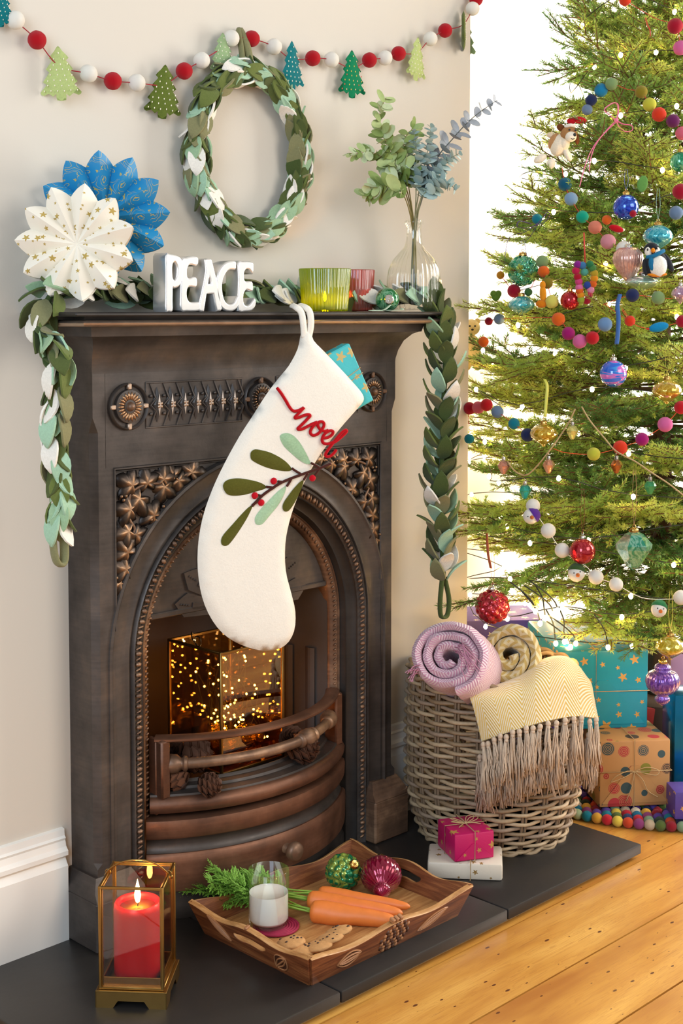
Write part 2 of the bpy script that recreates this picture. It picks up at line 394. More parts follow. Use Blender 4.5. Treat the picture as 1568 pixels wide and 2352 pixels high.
# floor: a sub floor carrying separate pine planks
b = B(); b.box((-2.2, -3.4, -.06), (3.7, .42, -.022)); floor = struct('floor', b.mesh('floor', plain('#3a2412', .8), smooth=0))
PINE = pine()
ys = [.5, .32, .13, -.06, -.25, -.405, -.565, -.757, -.945, -1.14, -1.33, -1.52, -1.72, -1.91, -2.1]
for i in range(len(ys) - 1):
    g = .0016 if i not in (7, 8) else .0022
    joints = [-2.2, 3.7] if i % 3 else [-2.2, 1.9 + .2*(i % 4), 3.7]
    for a, c in zip(joints, joints[1:]):
        b = B(); b.box((a + .001, ys[i + 1] + g, -.022), (c - .001, ys[i] - g, 0)); ob('plank', b.mesh('plank', PINE, smooth=0, uv=True), floor)
# slate hearth
SLATE = plain('#262321', .42, var=.28, vs=7, bump=.25, bs=45, name='honed_slate')
hearth = thing('hearth', 'dark slate hearth in three slabs raised above the pine floor in front of the fireplace', 'hearth')
for a, c in ((-.285, .212), (.215, .709), (.712, 1.217)):
    b = B(); b.box((a, -.556, .010), (c, .0, HZ), bev=.0035, seg=2); ob('slab', b.mesh('slab', SLATE), hearth)
b = B(); b.box((-.27, -.542, 0), (1.13, -.02, .0105)); ob('mortar_bed', b.mesh('mortar_bed', plain('#a88a5c', .95, var=.3, vs=60, bump=.6, bs=90), smooth=0), hearth, label='sandy mortar bed showing under the slabs')
# ================================================================== FIREPLACE
DARK, BLACK, COPPER, WORN = iron('dark'), iron('black'), iron('copper'), iron('worn')
fp = thing('fireplace', 'dark cast iron fireplace with arched opening, ivy relief panels and mantel shelf', 'fireplace')
YF = -.09; SHELF = 1.290
# front plate round a rectangular hole, sides and stopped chamfers
b = B()
for s in (-1, 1):
    def X(v): return XC + s*v
    lo, hi = sorted((X(.4), X(.383))); b.box((lo, YF, HZ), (hi, YF + .012, .985))
    prof = [(.4, YF), (.418, YF), (.43, YF + .014), (.43, 0), (.4, 0)]
    b.loft([[(X(p[0]), p[1], z) for p in prof] for z in (.2, 1.055)])
    up = [(.4, YF), (.43, YF), (.43, YF + .001), (.43, 0), (.4, 0)]
    b.loft([[(X(p[0]), p[1], z) for p in up] for z in (1.085, 1.17)]); b.loft([[(X(p[0]), p[1], 1.055) for p in prof], [(X(p[0]), p[1], 1.085) for p in up]])
    b.loft([[(X(p[0]), p[1], z) for p in up] for z in (HZ, .19)]); b.loft([[(X(p[0]), p[1], .19) for p in up], [(X(p[0]), p[1], .2) for p in prof]])
b.box((XC - .401, YF, .985), (XC + .401, YF + .012, 1.17))
ob('front_plate', b.mesh('front_plate', DARK, smooth=30), fp)
# plinth blocks
for s in (-1, 1):
    b = B(); lo, hi = sorted((XC + s*.335, XC + s*.452)); b.box((lo, -.118, HZ), (hi, 0, .135), bev=.004)
    R = [[(lo, 0, z), (lo, y, z), (hi, y, z), (hi, 0, z)] if 0 else [(lo + q, 0, z), (lo + q, y, z), (hi - q, y, z), (hi - q, 0, z)] for z, y, q in ((.135, -.118, 0), (.142, -.116, .0), (.152, -.106, .004), (.168, -.097, .012), (.175, -.092, .016))]
    b.loft(R); ob('plinth', b.mesh('plinth', iron('worn') if s > 0 else DARK, smooth=30), fp)
# shelf: mitred courses
def course(levels, mat, name, cap=True):
    b = B(); b.loft([[(XC - h, 0, z), (XC - h, -d, z), (XC + h, -d, z), (XC + h, 0, z)] for h, d, z in levels]); return ob(name, b.mesh(name, mat, smooth=35), fp)
course([(.43, .0895, 1.169), (.431, .09, 1.18), (.434, .096, 1.2), (.44, .108, 1.222), (.452, .125, 1.238), (.462, .136, 1.243)], DARK, 'shelf_cove')
course([(.462, .136, 1.243), (.466, .141, 1.2435), (.47, .146, 1.262), (.49, .16, 1.2625)], DARK, 'shelf_fascia')
course([(.49, .16, 1.2625), (.503, .173, 1.2635), (.509, .179, 1.2665), (.511, .181, 1.2695), (.507, .178, 1.2725), (.495, .166, 1.275)], iron('bright'), 'shelf_moulding')
course([(.495, .166, 1.275), (.497, .162, 1.2755), (.497, .165, 1.282)], BLACK, 'shelf_recess')
b = B(); b.box((XC - .533, -.19, 1.282), (XC + .533, 0, SHELF), bev=.0025); ob('shelf_top', b.mesh('shelf_top', BLACK), fp)
# arch mouldings swept round jambs and semicircle
ZS, R0 = .588, .324
def arch_path(n=40):
    out = [(-1, 0, z) for z in (HZ, .2, .35, .48)]           # (cos, sin, jamb z)
    out += [(-cos(pi*i/n), sin(pi*i/n), None) for i in range(n + 1)]
    return out + [(1, 0, z) for z in (.48, .35, .2, HZ)]
def arch_sweep(prof, mat, name, closed=False):
    b = B(); rings = [[(XC + r*c, y, (z if z is not None else ZS + r*s)) for r, y in prof] for c, s, z in arch_path()]
    b.loft(rings, closed=closed, caps=False); return ob(name, b.mesh(name, mat, smooth=50), fp)
arch_sweep([(.402, YF + .006), (.3985, YF - .003), (.393, YF - .004), (.39, YF - .001), (.386, YF + .001), (.37, YF + .004), (.352, YF + .008), (.349, YF + .006), (.345, YF + .0065), (.342, YF + .012), (.338, YF + .012), (.3365, YF + .004), (.334, YF + .002), (.3325, YF + .005), (.316, YF + .014)], DARK, 'arch_moulding')
arch_sweep([(.3155, YF + .013), (.3135, YF + .012), (.3125, YF + .016), (.298, YF + .03), (.2935, YF + .03), (.292, YF + .034), (.287, YF + .044)], iron('black'), 'arch_reveal')
arch_sweep([(.2865, YF + .043), (.2845, YF + .041), (.2825, YF + .045), (.279, YF + .043), (.268, YF + .05), (.264, YF + .056), (.262, -.02), (.262, .02)], iron('worn'), 'inner_arch_moulding')
def along_arch(R, step):
    Ls = ZS - HZ; tot = 2*Ls + pi*R; n = int(tot/step)
    for i in range(n):
        d = (i + .5)*step
        if d < Ls: yield (XC - R, HZ + d, V((0, 0, 1)), V((-1, 0, 0)))
        elif d < Ls + pi*R:
            a = (d - Ls)/R; yield (XC - R*cos(a), ZS + R*sin(a), V((sin(a), 0, cos(a))), V((-cos(a), 0, sin(a))))
        else: yield (XC + R, ZS - (d - Ls - pi*R), V((0, 0, -1)), V((1, 0, 0)))
REL = relief()
bm_ = B()
for x, z, t, o in along_arch(.3235, .0215):
    d = (t*.55 + o*.85); M = frame(t, (0, -1, 0), (x, YF + .004, z))
    bm_.ball((0, 0, 0), .0062, 1, M, sq=(.85, 1.25, .9)); M2 = frame(t, (0, -1, 0), V((x, YF + .005, z)) + t*.01075)
    bm_.ball((0, 0, 0), .0048, 1, M2 @ rotz(.35), sq=(.42, 1.7, .8))
ob('bead_moulding', bm_.mesh('bead_moulding', WORN, smooth=180), fp, label='egg and dart bead moulding with worn copper edges')
bm_ = B()
for x, z, t, o in along_arch(.2735, .0115):
    bm_.ball((0, 0, 0), .0038, 1, frame(t, (0, -1, 0), (x, YF + .045, z)) @ rotz(.4), sq=(.7, 1.5, 1))
ob('bead_moulding', bm_.mesh('bead_moulding', WORN, smooth=180), fp)
# spandrel panels
for s in (-1, 1):
    n = 22; arc = []
    for i in range(n + 1):
        a = radians(3) + (radians(84) - radians(3))*i/n; arc.append((XC + s*.392*cos(a), ZS - .012 + .392*sin(a)))
    poly = [(XC + s*.3835, ZS), (XC + s*.3835, .9855)] + [(XC + s*.03, .9855)] + arc[::-1]
    if s < 0: poly = poly[::-1]
    M = Matrix(((1, 0, 0, 0), (0, 0, -1, 0), (0, 1, 0, 0), (0, 0, 0, 1)))
    b = B(); b.prism(poly, .078, .083, M); sp = ob('spandrel_panel', b.mesh('spandrel_panel', DARK, smooth=0), fp)
    b = B(); fr = [(XC + s*.3805, .66), (XC + s*.3805, .982), (XC + s*.06, .982)]; b.tube([(x, YF + .0005, z) for x, z in fr], .0035, 6); ob('border_bead', b.mesh('border_bead', DARK), sp)
    fr = [(XC + s*.376, .66), (XC + s*.376, .977), (XC + s*.09, .977)]; b = B(); b.tube([(x, YF + .004, z) for x, z in fr], .0022, 6); ob('border_bead', b.mesh('border_bead', BLACK), sp)
    # ivy leaves: five pointed lobes, domed, hub standing proud
    if s < 0:
        def ivr(a):
            q = abs(((a + pi) % (2*pi)) - pi); base = 1 - .5*(q/pi)**1.3; tail = 1 - .55*max(0, (q - 2.55)/.59)
            c_ = abs(cos(2.5*a)); return base*tail*(.62 + .34*c_**.55 + .10*c_**14)
        n = 40; vs = [(0, 0, .36)]; fs = []
        for k, (rho, zz) in enumerate(((.3, .32), (.65, .22), (1.0, .06))):
            for i in range(n):
                a = 2*pi*i/n; r = ivr(a)*rho if k == 2 else (ivr(a)*.8 + .2*.7)*rho
                vs.append((r*cos(a), r*sin(a), zz + .09*abs(cos(2.5*a))**6*(1.1 - rho)))
        fs = [(0, 1 + i, 1 + (i + 1) % n) for i in range(n)]
        for k in range(2): fs += [(1 + k*n + i, 1 + (k + 1)*n + i, 1 + (k + 1)*n + (i + 1) % n, 1 + k*n + (i + 1) % n) for i in range(n)]
        vs += [(vs[1 + 2*n + i][0], vs[1 + 2*n + i][1], -.1) for i in range(n)]; fs += [(1 + 2*n + i, 1 + 3*n + i, 1 + 3*n + (i + 1) % n, 1 + 2*n + (i + 1) % n) for i in range(n)]
        b = B(); b.add(vs, fs); IVY = b.mesh('ivy_leaf', REL, smooth=180)
        bb = B(); bb.ball((0, 0, .5), 1, 1); BERRY = bb.mesh('ivy_berry', REL, smooth=180)
    LP = [(390, 400, .034, 150), (560, 375, .030, 100), (738, 335, .032, 80), (1040, 262, .033, 70), (470, 548, .036, 220), (742, 420, .032, 250), (368, 665, .034, 170), (628, 722, .032, 135), (350, 905, .036, 190),
          (440, 930, .028, -60), (340, 1120, .036, 130), (325, 1310, .034, 160), (900, 345, .03, -80), (270, 1460, .026, 200), (840, 300, .026, 110)]
    for (zx, zy, sz, an) in LP:
        q = at(220 + zx/4.703, 1030 + zy/4.703, 'y', YF); x = XC - q.x if False else q.x
        xx = XC + s*(XC - q.x); a = radians(an); d = V((s*-cos(a), 0, sin(a)))
        M = frame(d, (s*.15, -1, .12), (xx, YF + .006, q.z)) @ Matrix.Diagonal((sz*1.15, sz*1.3, sz*.75, 1)); ob('ivy_leaf', IVY, sp, M)
    for (zx, zy) in ((275, 520), (325, 515), (300, 560), (600, 770), (650, 775), (730, 625), (840, 320), (225, 1400)):
        q = at(220 + zx/4.703, 1030 + zy/4.703, 'y', YF); ob('ivy_berry', BERRY, sp, TR(XC + s*(XC - q.x), YF + .004, q.z) @ Matrix.Rotation(pi/2, 4, 'X') @ Matrix.Diagonal((.0052, .0052, .0052, 1)))
    b = B(); st = [at(220 + x/4.703, 1030 + y/4.703, 'y', YF) for x, y in ((1040, 262), (740, 370), (560, 385), (400, 470), (365, 600), (370, 760), (430, 880), (350, 1000), (340, 1200), (300, 1420))]
    b.tube(spline([(XC + s*(XC - q.x), YF + .003, q.z) for q in st], 4), .003, 5); ob('ivy_stem', b.mesh('ivy_stem', WORN, smooth=180), sp)
# rosettes and diamond friezes
RZ = 1.104
YR = Matrix.Rotation(pi/2, 4, 'X')
for rx in (-.347, 0, .347):
    ro = B(); ro.lathe([(.047, 0), (.047, .006), (.0445, .009), (.042, .006), (.041, .001), (.034, .001), (.033, .008), (.031, .009)], 40); 
    R_ = ob('rosette', ro.mesh('rosette', DARK, smooth=40), fp, TR(XC + rx, YF, RZ) @ YR)
    b = B(); n = 22
    for i in range(n):
        a = 2*pi*i/n; b.ball((0, 0, 0), 1, 1, rotz(a) @ TR(.021, 0, .006), sq=(.0105, .0033, .0075))
    ob('rosette_petals', b.mesh('rosette_petals', relief(p0=.3, p1=.85) if rx < 0 else relief(p0=.5, p1=1.1), smooth=180), R_)
    b = B(); b.lathe([(.0125, .002), (.011, .008), (.009, .0095), (.0085, .0135), (.006, .018), (0, .019)], 16); ob('rosette_boss', b.mesh('rosette_boss', WORN, smooth=60), R_)
    for k in range(4):
        b = B(); b.box((.033, -.005, .001), (.046, .005, .0095), bev=.002); ob('clip', b.mesh('clip', iron('bright') if rx < 0 else WORN), R_, rotz(k*pi/2))
# diamond: stepped lozenge with a pale worn quatrefoil boss
b = B(); hw, hh = .012, .036
b.add([(hw, 0, 0), (0, hh, 0), (-hw, 0, 0), (0, -hh, 0), (hw*.62, 0, .006), (0, hh*.66, .006), (-hw*.62, 0, .006), (0, -hh*.66, .006), (0, 0, .0095)], [(0, 1, 5, 4), (1, 2, 6, 5), (2, 3, 7, 6), (3, 0, 4, 7), (4, 5, 8), (5, 6, 8), (6, 7, 8), (7, 4, 8)]); LOZ = b.mesh('lozenge', DARK, smooth=0)
b = B()
for k in range(4): b.ball((0, 0, 0), 1, 1, rotz(k*pi/2 + pi/4) @ TR(.0042, 0, .0105), sq=(.0042, .0036, .0025))
b.add([(.0042, 0, .0085), (0, .0225, .0085), (-.0042, 0, .0085), (0, -.0225, .0085), (0, 0, .0125)], [(0, 1, 4), (1, 2, 4), (2, 3, 4), (3, 0, 4)]); BOSS = b.mesh('lozenge_boss', iron('bright'), smooth=60)
for s in (-1, 1):
    c = XC + s*.176; b = B()
    for z in (RZ + .045, RZ - .045): b.box((c - .128, YF - .002, z - .002), (c + .128, YF + .006, z + .002), bev=.001)
    for sx in (-1, 1):
        b.box((c + sx*.1265 - .0015, YF - .002, RZ - .045), (c + sx*.1265 + .0015, YF + .006, RZ + .045), bev=.001)
    fr = ob('frieze', b.mesh('frieze', DARK), fp); b = B()
    for i in range(8):
        x = c - .116 + .0331*i; b.tube([(x, YF - .001, RZ - .043), (x + .012, YF - .004, RZ - .012), (x - .002, YF - .005, RZ), (x + .012, YF - .004, RZ + .012), (x, YF - .001, RZ + .043)], .0022, 5)
        for zz in (-.018, .018): b.ball((x, YF - .003, RZ + zz), .004, 1)
    ob('frieze_tracery', b.mesh('frieze_tracery', DARK, smooth=60), fr)
    for i in range(7):
        M = TR(c - .0993 + .0331*i, YF - .001, RZ) @ YR; ob('lozenge', LOZ, fr, M); ob('lozenge_boss', BOSS, fr, M)
# firebox: sides, back, hood with embossed leaves
b = B(); zt = .70
b.add([(XC - .262, -.03, HZ), (XC - .262, -.03, zt), (XC - .19, .27, zt), (XC - .19, .27, HZ), (XC + .262, -.03, HZ), (XC + .262, -.03, zt), (XC + .19, .27, zt), (XC + .19, .27, HZ)], [(0, 1, 2, 3), (4, 7, 6, 5), (3, 2, 6, 7), (1, 5, 6, 2)])
for s in (-1, 1):
    for k in range(4):
        t = .15 + .2*k; p = V((XC + s*.262, -.03, 0)).lerp(V((XC + s*.19, .27, 0)), t); n = V((-s*.97, -.23, 0)); q = p + n*.003
        b.loft([spline([(q.x + .0, q.y - .016, z), (q.x - s*.006, q.y, z), (q.x, q.y + .016, z)], 3) for z in (.30, .5)], closed=False)
ob('firebox', b.mesh('firebox', plain('#574d46', .7, .15, var=.25, vs=12, name='sooty_iron'), smooth=0), fp)
b = B(); n = 28; HB = .652; rr = .2625
a0 = math.asin((HB - ZS)/rr); poly = [(-rr*cos(a0 + (pi - 2*a0)*i/n), rr*sin(a0 + (pi - 2*a0)*i/n)) for i in range(n + 1)]
Mh = Matrix(((1, 0, 0, XC), (0, 0, -1, 0), (0, 1, 0, ZS), (0, 0, 0, 1)))
b.prism(poly, .024, .03, Mh); b.box((-rr*.97, HB - ZS, .028), (rr*.97, HB - ZS + .012, .036), bev=.002, M=Mh); hood = ob('hood', b.mesh('hood', iron('dark'), smooth=30), fp)
b = B()
for i in range(9):
    a = radians(180 - 12 - 20*i); c_, s_ = cos(a), sin(a); Mx = Mh @ TR(0, .048, 0) @ Matrix.Diagonal((.86, .86, 1, 1)) @ frame((c_, s_, 0), (0, 0, 1), (0, 0, .03))
    b.prism([(.085, -.016), (.19, -.030), (.205, -.018), (.225, 0), (.205, .018), (.19, .030), (.085, .016)], -.001, .004, Mx)
    b.prism([(.1, -.006), (.17, -.008), (.17, .008), (.1, .006)], .003, .006, Mx)
    for k in range(4): b.ball((.182 + .008*k, 0, .004), .003, 1, Mx)
    b.lathe([(.017, -.001), (.017, .004), (.013, .006), (.012, .004), (.007, .003), (.006, .007), (0, .008)], 12, Mx @ TR(.068, 0, 0))
ob('hood_relief', b.mesh('hood_relief', iron('dark'), smooth=30), hood, label='fan of embossed leaves on the hood')
# bowed grate, bars, ash drawer
Y0 = -.052
def bow(hw, D, n=36, inset=0.0):
    out = []
    for i in range(n + 1):
        R = (hw*hw + D*D)/(2*D); a = math.asin(hw/R)*(2*i/n - 1); out.append(V((XC + R*sin(a), Y0 - D + R - R*cos(a), 0)))
    nor = []
    for i in range(n + 1):
        t = out[min(n, i + 1)] - out[max(0, i - 1)]; nor.append(V((t.y, -t.x, 0)).normalized())
    return out, nor
def bow_sweep(prof, hw, D, mat, name, parent=fp, sm=40):
    P, N = bow(hw, D); b = B(); b.loft([[(p.x + m.x*o, p.y + m.y*o, z) for o, z in prof] for p, m in zip(P, N)]); return ob(name, b.mesh(name, mat, smooth=sm), parent)
grate = None
bow_sweep([(-.016, .409), (-.014, .4125), (.010, .414), (.0155, .410), (.0155, .406), (.012, .403), (-.014, .403)], .258, .108, COPPER, 'grate_top_rail')
P, N = bow(.250, .100, 60); b = B()
b.tube([(p.x, p.y, .352) for p in P], .0115, 12)
for f in (.055, .68, .945):
    i = int(f*60); t = (P[min(60, i + 1)] - P[max(0, i - 1)]).normalized(); c = V((P[i].x, P[i].y, .352)); Mx = frame(t, (0, 0, 1), c) @ Matrix.Rotation(pi/2, 4, 'Y')
    b.lathe([(.011, -.034), (.0155, -.031), (.0165, -.026), (.0125, -.022), (.0125, -.019), (.019, -.012), (.0205, 0), (.019, .012), (.0125, .019), (.0125, .022), (.0165, .026), (.0155, .031), (.011, .034)], 16, Mx)
ob('grate_bar', b.mesh('grate_bar', iron('worn'), smooth=50), fp)
for s in (-1, 1):
    b = B(); b.box((XC + s*.252 - .012, Y0 - .03, .285), (XC + s*.252 + .012, Y0 + .01, .408), bev=.004); b.box((XC + s*.262 - .004, Y0 - .012, .25), (XC + s*.262 + .004, Y0 + .012, .412), bev=.002); ob('grate_post', b.mesh('grate_post', COPPER), fp)
bow_sweep([(-.055, .288), (-.052, .305), (-.044, .308), (-.040, .302), (-.022, .300), (-.019, .295), (.004, .293), (.006, .288), (.006, .262), (-.055, .262)], .272, .102, iron('dark'), 'fender_moulding')
bow_sweep([(-.01, .2885), (.006, .289), (.014, .284), (.019, .274), (.018, .263), (.012, .256), (-.01, .2545)], .272, .102, COPPER, 'fender_rail')
P, N = bow(.262, .1); b = B(); b.prism([(p.x, p.y) for p in P] + [(XC + .19, .27), (XC - .19, .27)], .27, .284); ob('grate_floor', b.mesh('grate_floor', BLACK, smooth=0), fp)
dr = bow_sweep([(-.03, .244), (.004, .244), (.010, .241), (.0125, .232), (.0115, .207), (.009, .203), (-.03, .203)], .282, .106, COPPER, 'ash_drawer')
bow_sweep([(-.03, .203), (.006, .203), (-.001, .196), (-.004, .186), (-.001, .175), (.004, .171), (-.03, .171)], .282, .106, iron('dark'), 'drawer_groove', dr)
bow_sweep([(-.03, .171), (.008, .171), (.0125, .166), (.0135, .15), (.0125, .105), (.0115, .092), (-.03, .092)], .282, .106, COPPER, 'drawer_panel', dr)
P, N = bow(.282, .106, 72); i = 36; b = B()
b.lathe([(.012, -.002), (.011, .006), (.009, .012), (.013, .016), (.0195, .02), (.0215, .027), (.02, .034), (.014, .039), (0, .041)], 20); ob('knob', b.mesh('knob', iron('worn'), smooth=60), dr, frame(N[i], (0, 0, 1), (P[i].x + N[i].x*.013, P[i].y + N[i].y*.013, .137)) @ Matrix.Rotation(pi/2, 4, 'Y'))
bow_sweep([(-.05, .092), (.004, .092), (.006, .086), (.006, .07), (.010, .062), (.011, HZ), (-.05, HZ)], .282, .106, iron('black'), 'grate_base')
# ================================================================== WALL AND MANTEL DECORATIONS
FELT = dict(white='#efe9dc', cream='#efe9dc', red='#b3101c', lgreen='#b3c07a', olive='#5d6b2a', dolive='#4a5528', sage='#93ab7c', mint='#9fc5a8', forest='#3f4f2a', teal='#0f6e73', green='#0c7a4f', moss='#7c7f4c')
def leaf_mesh(col, L=1.0, w=.5, th=.05, cup=.12, name='felt_leaf', n=6):
    b = B(); top = []; rows = []
    for i in range(n + 1):
        t = i/n; h = w*.5*(max(0, sin(pi*t**.86))**.62 if 0 < t < 1 else 0)*1.04; z = cup*L*(sin(pi*t)*.55 - t*t*.4)
        rows.append((t*L, max(h, .045*L) if i == 0 else max(h, .02*L), z*1.0))
    def ring(x, h, z): return [(x, -h, z + cup*h*.6), (x, 0, z), (x, h, z + cup*h*.6), (x, h*.96, z + cup*h*.6 + th), (x, 0, z + th*1.15), (x, -h*.96, z + cup*h*.6 + th)]
    b.loft([ring(*r) for r in rows]); return b.mesh(name, felt(col), smooth=70)
BALL = {}
def felt_ball_mesh(col, name='felt_ball'):
    if col not in BALL:
        b = B(); b.ball(r=1, sub=3, fn=lambda c: 1 + .035*noise.noise(c*2.2)); BALL[col] = b.mesh(name, felt(col), smooth=180)
    return BALL[col]
def S(r): return Matrix.Diagonal((r, r, r, 1))
# ---- pompom and tree garland strung along the wall
g = thing('pompom_garland', 'felt garland of red and white balls with little green trees strung across the wall', 'garland')
items = [('t', 0, 12, 'teal', 90), ('b', 35, 46, 'white', 0), ('b', 85, 92, 'red', 0), ('t', 137, 166, 'lgreen', 118), ('b', 203, 169, 'white', 0), ('b', 259, 186, 'red', 0), ('b', 314, 190, 'white', 0), ('t', 376, 208, 'olive', 118),
         ('b', 423, 163, 'red', 0), ('b', 463, 139, 'white', 0), ('t', 512, 122, 'sage', 92), ('b', 531, 88, 'white', 0), ('b', 578, 89, 'red', 0), ('b', 629, 107, 'white', 0), ('t', 671, 148, 'teal', 106), ('b', 718, 134, 'red', 0), ('b', 761, 137, 'white', 0),
         ('t', 808, 168, 'green', 104), ('b', 848, 138, 'red', 0), ('b', 884, 133, 'white', 0), ('b', 915, 123, 'red', 0), ('t', 957, 133, 'lgreen', 96), ('b', 988, 89, 'white', 0), ('b', 1022, 70, 'red', 0), ('t', 1064, 68, 'olive', 92), ('b', 1085, 20, 'white', 0), ('b', 1093, -2, 'red', 0)]
TREE = [(0, 1.0), (.1, .9), (.24, .77), (.17, .72), (.33, .56), (.25, .5), (.42, .32), (.33, .27), (.5, .12), (.42, .06), (.3, .1), (.2, .04), (.12, .09), (.11, -.03), (-.11, -.03), (-.12, .09), (-.2, .04), (-.3, .1), (-.42, .06), (-.5, .12), (-.33, .27), (-.42, .32), (-.25, .5), (-.33, .56), (-.17, .72), (-.24, .77), (-.1, .9)]
TREEP = [(p.x, p.y) for p in spline([(x, y, 0) for x, y in TREE], 2, True)]
tm = {}; pts = []
DOT = {}
for k, px, py, col, h in items:
    if k == 'b':
        q = at(px, py, 'y', -.024); ob('felt_ball', felt_ball_mesh(FELT[col]), g, TR(q) @ Matrix.Rotation(random.random()*3, 4, 'X') @ S(.0178)); pts.append(q)
    else:
        q = at(px, py, 'y', -.022); Zl = (q - CAM).dot(FV); H = h*Zl/FPX
        if col not in tm:
            b = B(); b.puff([(x*.078, (y - .5)*.1) for x, y in TREEP], .0045, .004, .011); tm[col] = b.mesh('felt_tree', felt(FELT[col]), smooth=60)
        yaw = {137: -.62, 376: -.25, 671: .12, 957: .1, 1064: .75, 0: -.3}.get(px, -.1); roll = {137: .06, 376: -.08, 671: .02, 957: -.1, 1064: -.14}.get(px, 0)
        M = TR(q) @ rotz(yaw) @ Matrix.Rotation(pi/2, 4, 'X') @ rotz(roll) @ S(H/.1)
        t = ob('felt_tree', tm[col], g, M)
        b = B()
        for rr, y in enumerate((.14, .24, .34, .44, .54, .64, .75, .86)):
            wd_ = (.40, .34, .30, .26, .22, .17, .12, .05)[rr]; nn = (6, 5, 5, 4, 4, 3, 2, 1)[rr]
            for i in range(nn):
                x = 0 if nn == 1 else -wd_ + 2*wd_*i/(nn - 1) + .03*(rr % 2)
                b.cur = random.randrange(3) if col == 'green' else 0
                b.ball((x*.078, (y - .5)*.1 + random.uniform(-.001, .001), .0047), .0017, 1, sq=(.7, 1.25, .6))
        dm = [plain('#f1ead2', .4)] if col != 'green' else [plain('#f1c9a0', .4), plain('#e0583a', .4), plain('#e6c35c', .4)]
        ob('glass_beads', b.mesh('glass_beads', *dm, smooth=180), t, label='rows of small stitched beads'); pts.append(V(q) + V((0, .002, .012)))
b = B(); b.tube(spline(pts, 4), .0011, 5); ob('cord', b.mesh('cord', plain('#9c1d2a', .8)), g, label='thin red cord')
q = at(1090, 90, 'y', .03); b = B(); b.puff([(x*.078, (y - .5)*.1) for x, y in TREEP], .0045, .004, .011); t = ob('felt_tree', tm['sage'], g, TR(WR + .012, .03, q.z) @ rotz(pi/2 - .15) @ Matrix.Rotation(pi/2, 4, 'X') @ S(1.15))
b = B(); b.tube(spline([pts[-1], (WR + .006, -.012, pts[-1].z + .01), (WR + .012, .03, q.z + .05)], 5), .0011, 5); ob('cord', b.mesh('cord', plain('#9c1d2a', .8)), g)
# ---- felt leaves shared by wreath and mantel garland
LCOL = ['dolive', 'olive', 'moss', 'mint', 'white', 'forest', 'sage']
LHEX = dict(dolive='#525c31', olive='#66713a', moss='#83805a', mint='#a3c4a6', white='#ece5d8', forest='#47552c', sage='#98b48e')
def leafset(L, w): return {c: [leaf_mesh(LHEX[c], L, w, L*.055, cp, n=6) for cp in (.16, -.12)] for c in LCOL}
LV = leafset(.068, .037)
def pick(): return random.choice(LV[random.choices(LCOL, (16, 15, 17, 16, 23, 15, 12))[0]])
wr = thing('felt_leaf_wreath', 'oval wreath of green and white felt leaves hanging on the wall above the mantel', 'wreath')
WC = at(573, 352, 'y', -.03); RX, RZ_ = .148, .172
def wpt(a): return V((WC.x + RX*cos(a), WC.y, WC.z + RZ_*sin(a)))
b = B(); b.tube([wpt(2*pi*i/48) for i in range(48)], .011, 8, True); ob('ring', b.mesh('ring', felt(LHEX['forest']), smooth=180), wr)
NW = 46; last = None
for i in range(NW):
    a0 = pi/2 + 2*pi*(i/NW)
    for k in range(4):
        a = a0 + random.uniform(-.05, .05); p = wpt(a); t = (wpt(a + .05) - wpt(a - .05)).normalized(); o = (p - V((WC.x, WC.y, WC.z))).normalized()
        ph = radians((-72, -18, 36, 92)[k]) + random.uniform(-.25, .25) + (.3 if i % 2 else 0)     # round the tube: 0 = towards room, 90 = outward
        r = V((0, -1, 0))*cos(ph) + o*sin(ph); lift = random.uniform(.05, .26)
        ob('felt_leaf', pick(), wr, frame(t + r*lift + o*.12*sin(ph), r + t*-.2, p + r*.009 - t*.018))
b = B(); z1 = at(545, 66, 'y', -.012).z; xm = WC.x - .012
b.tube(spline([(xm - .008, -.035, WC.z + RZ_), (xm - .010, -.03, z1 - .05), (xm - .002, -.012, z1), (xm + .006, -.03, z1 - .04), (xm + .014, -.035, WC.z + RZ_)], 6), .0085, 8, flat=.5); ob('hanging_loop', b.mesh('hanging_loop', felt(LHEX['moss']), smooth=180), wr)
# ---- paper fans
def fan(name, label, c, R, nrm, mat, petals=12, roll=0.0, depth=.30, base=.6):
    root = thing(name, label, 'paper star', TR(c), 'paper stars on the mantel'); n = V(nrm).normalized(); F = frame(V((0, 0, 1)).cross(n), n)
    F.translation = V((0, 0, 0)); N = 6; K = 9
    hw_ = pi/petals
    def P(t, u):   # t in -1..1 across the petal, u in 0..1 along it
        r = R*(1 - .2*abs(t)**1.15)*u; a = t*hw_*1.02
        z = R*depth*(1 - abs(t)**1.1)*sin(pi*.62*u)*.62 + R*.05*sin(pi*u)
        return V((r*cos(a), r*sin(a), z*min(1, u*3)))
    b = B(); th = .0012
    b.grid(lambda i, j: P(2*i - 1, j), K, N); b.grid(lambda i, j: P(1 - 2*i, .0 + 1.0*j) - V((0, 0, th + .018*j)), K, N)
    me = b.mesh('paper_petal', mat, smooth=32)
    L = me.uv_layers.new(name='UVMap').data
    for p in me.polygons:
        for li in p.loop_indices:
            co = me.vertices[me.loops[li].vertex_index].co; L[li].uv = (co.x, co.y)
    for i in range(petals): ob('paper_petal', me, root, F @ rotz(roll + 2*pi*i/petals))
    return root
NC = V((-.66, -.75, .10))
qf = W(176, 560, 2.6); fan('paper_star', 'white paper star with gold stars, in front of the blue one on the mantel', qf, .111, NC, star_paper('#ece4d4', '#b59a4e', 46, .36, .8, .02, True), 11, radians(15), .40)
qb = at(238, 500, 'y', -.075); fan('paper_star', 'blue paper star with gold paisley print leaning behind the white one', qb, .127, (-.55, -.83, .05), paisley(), 12, radians(4), .36)
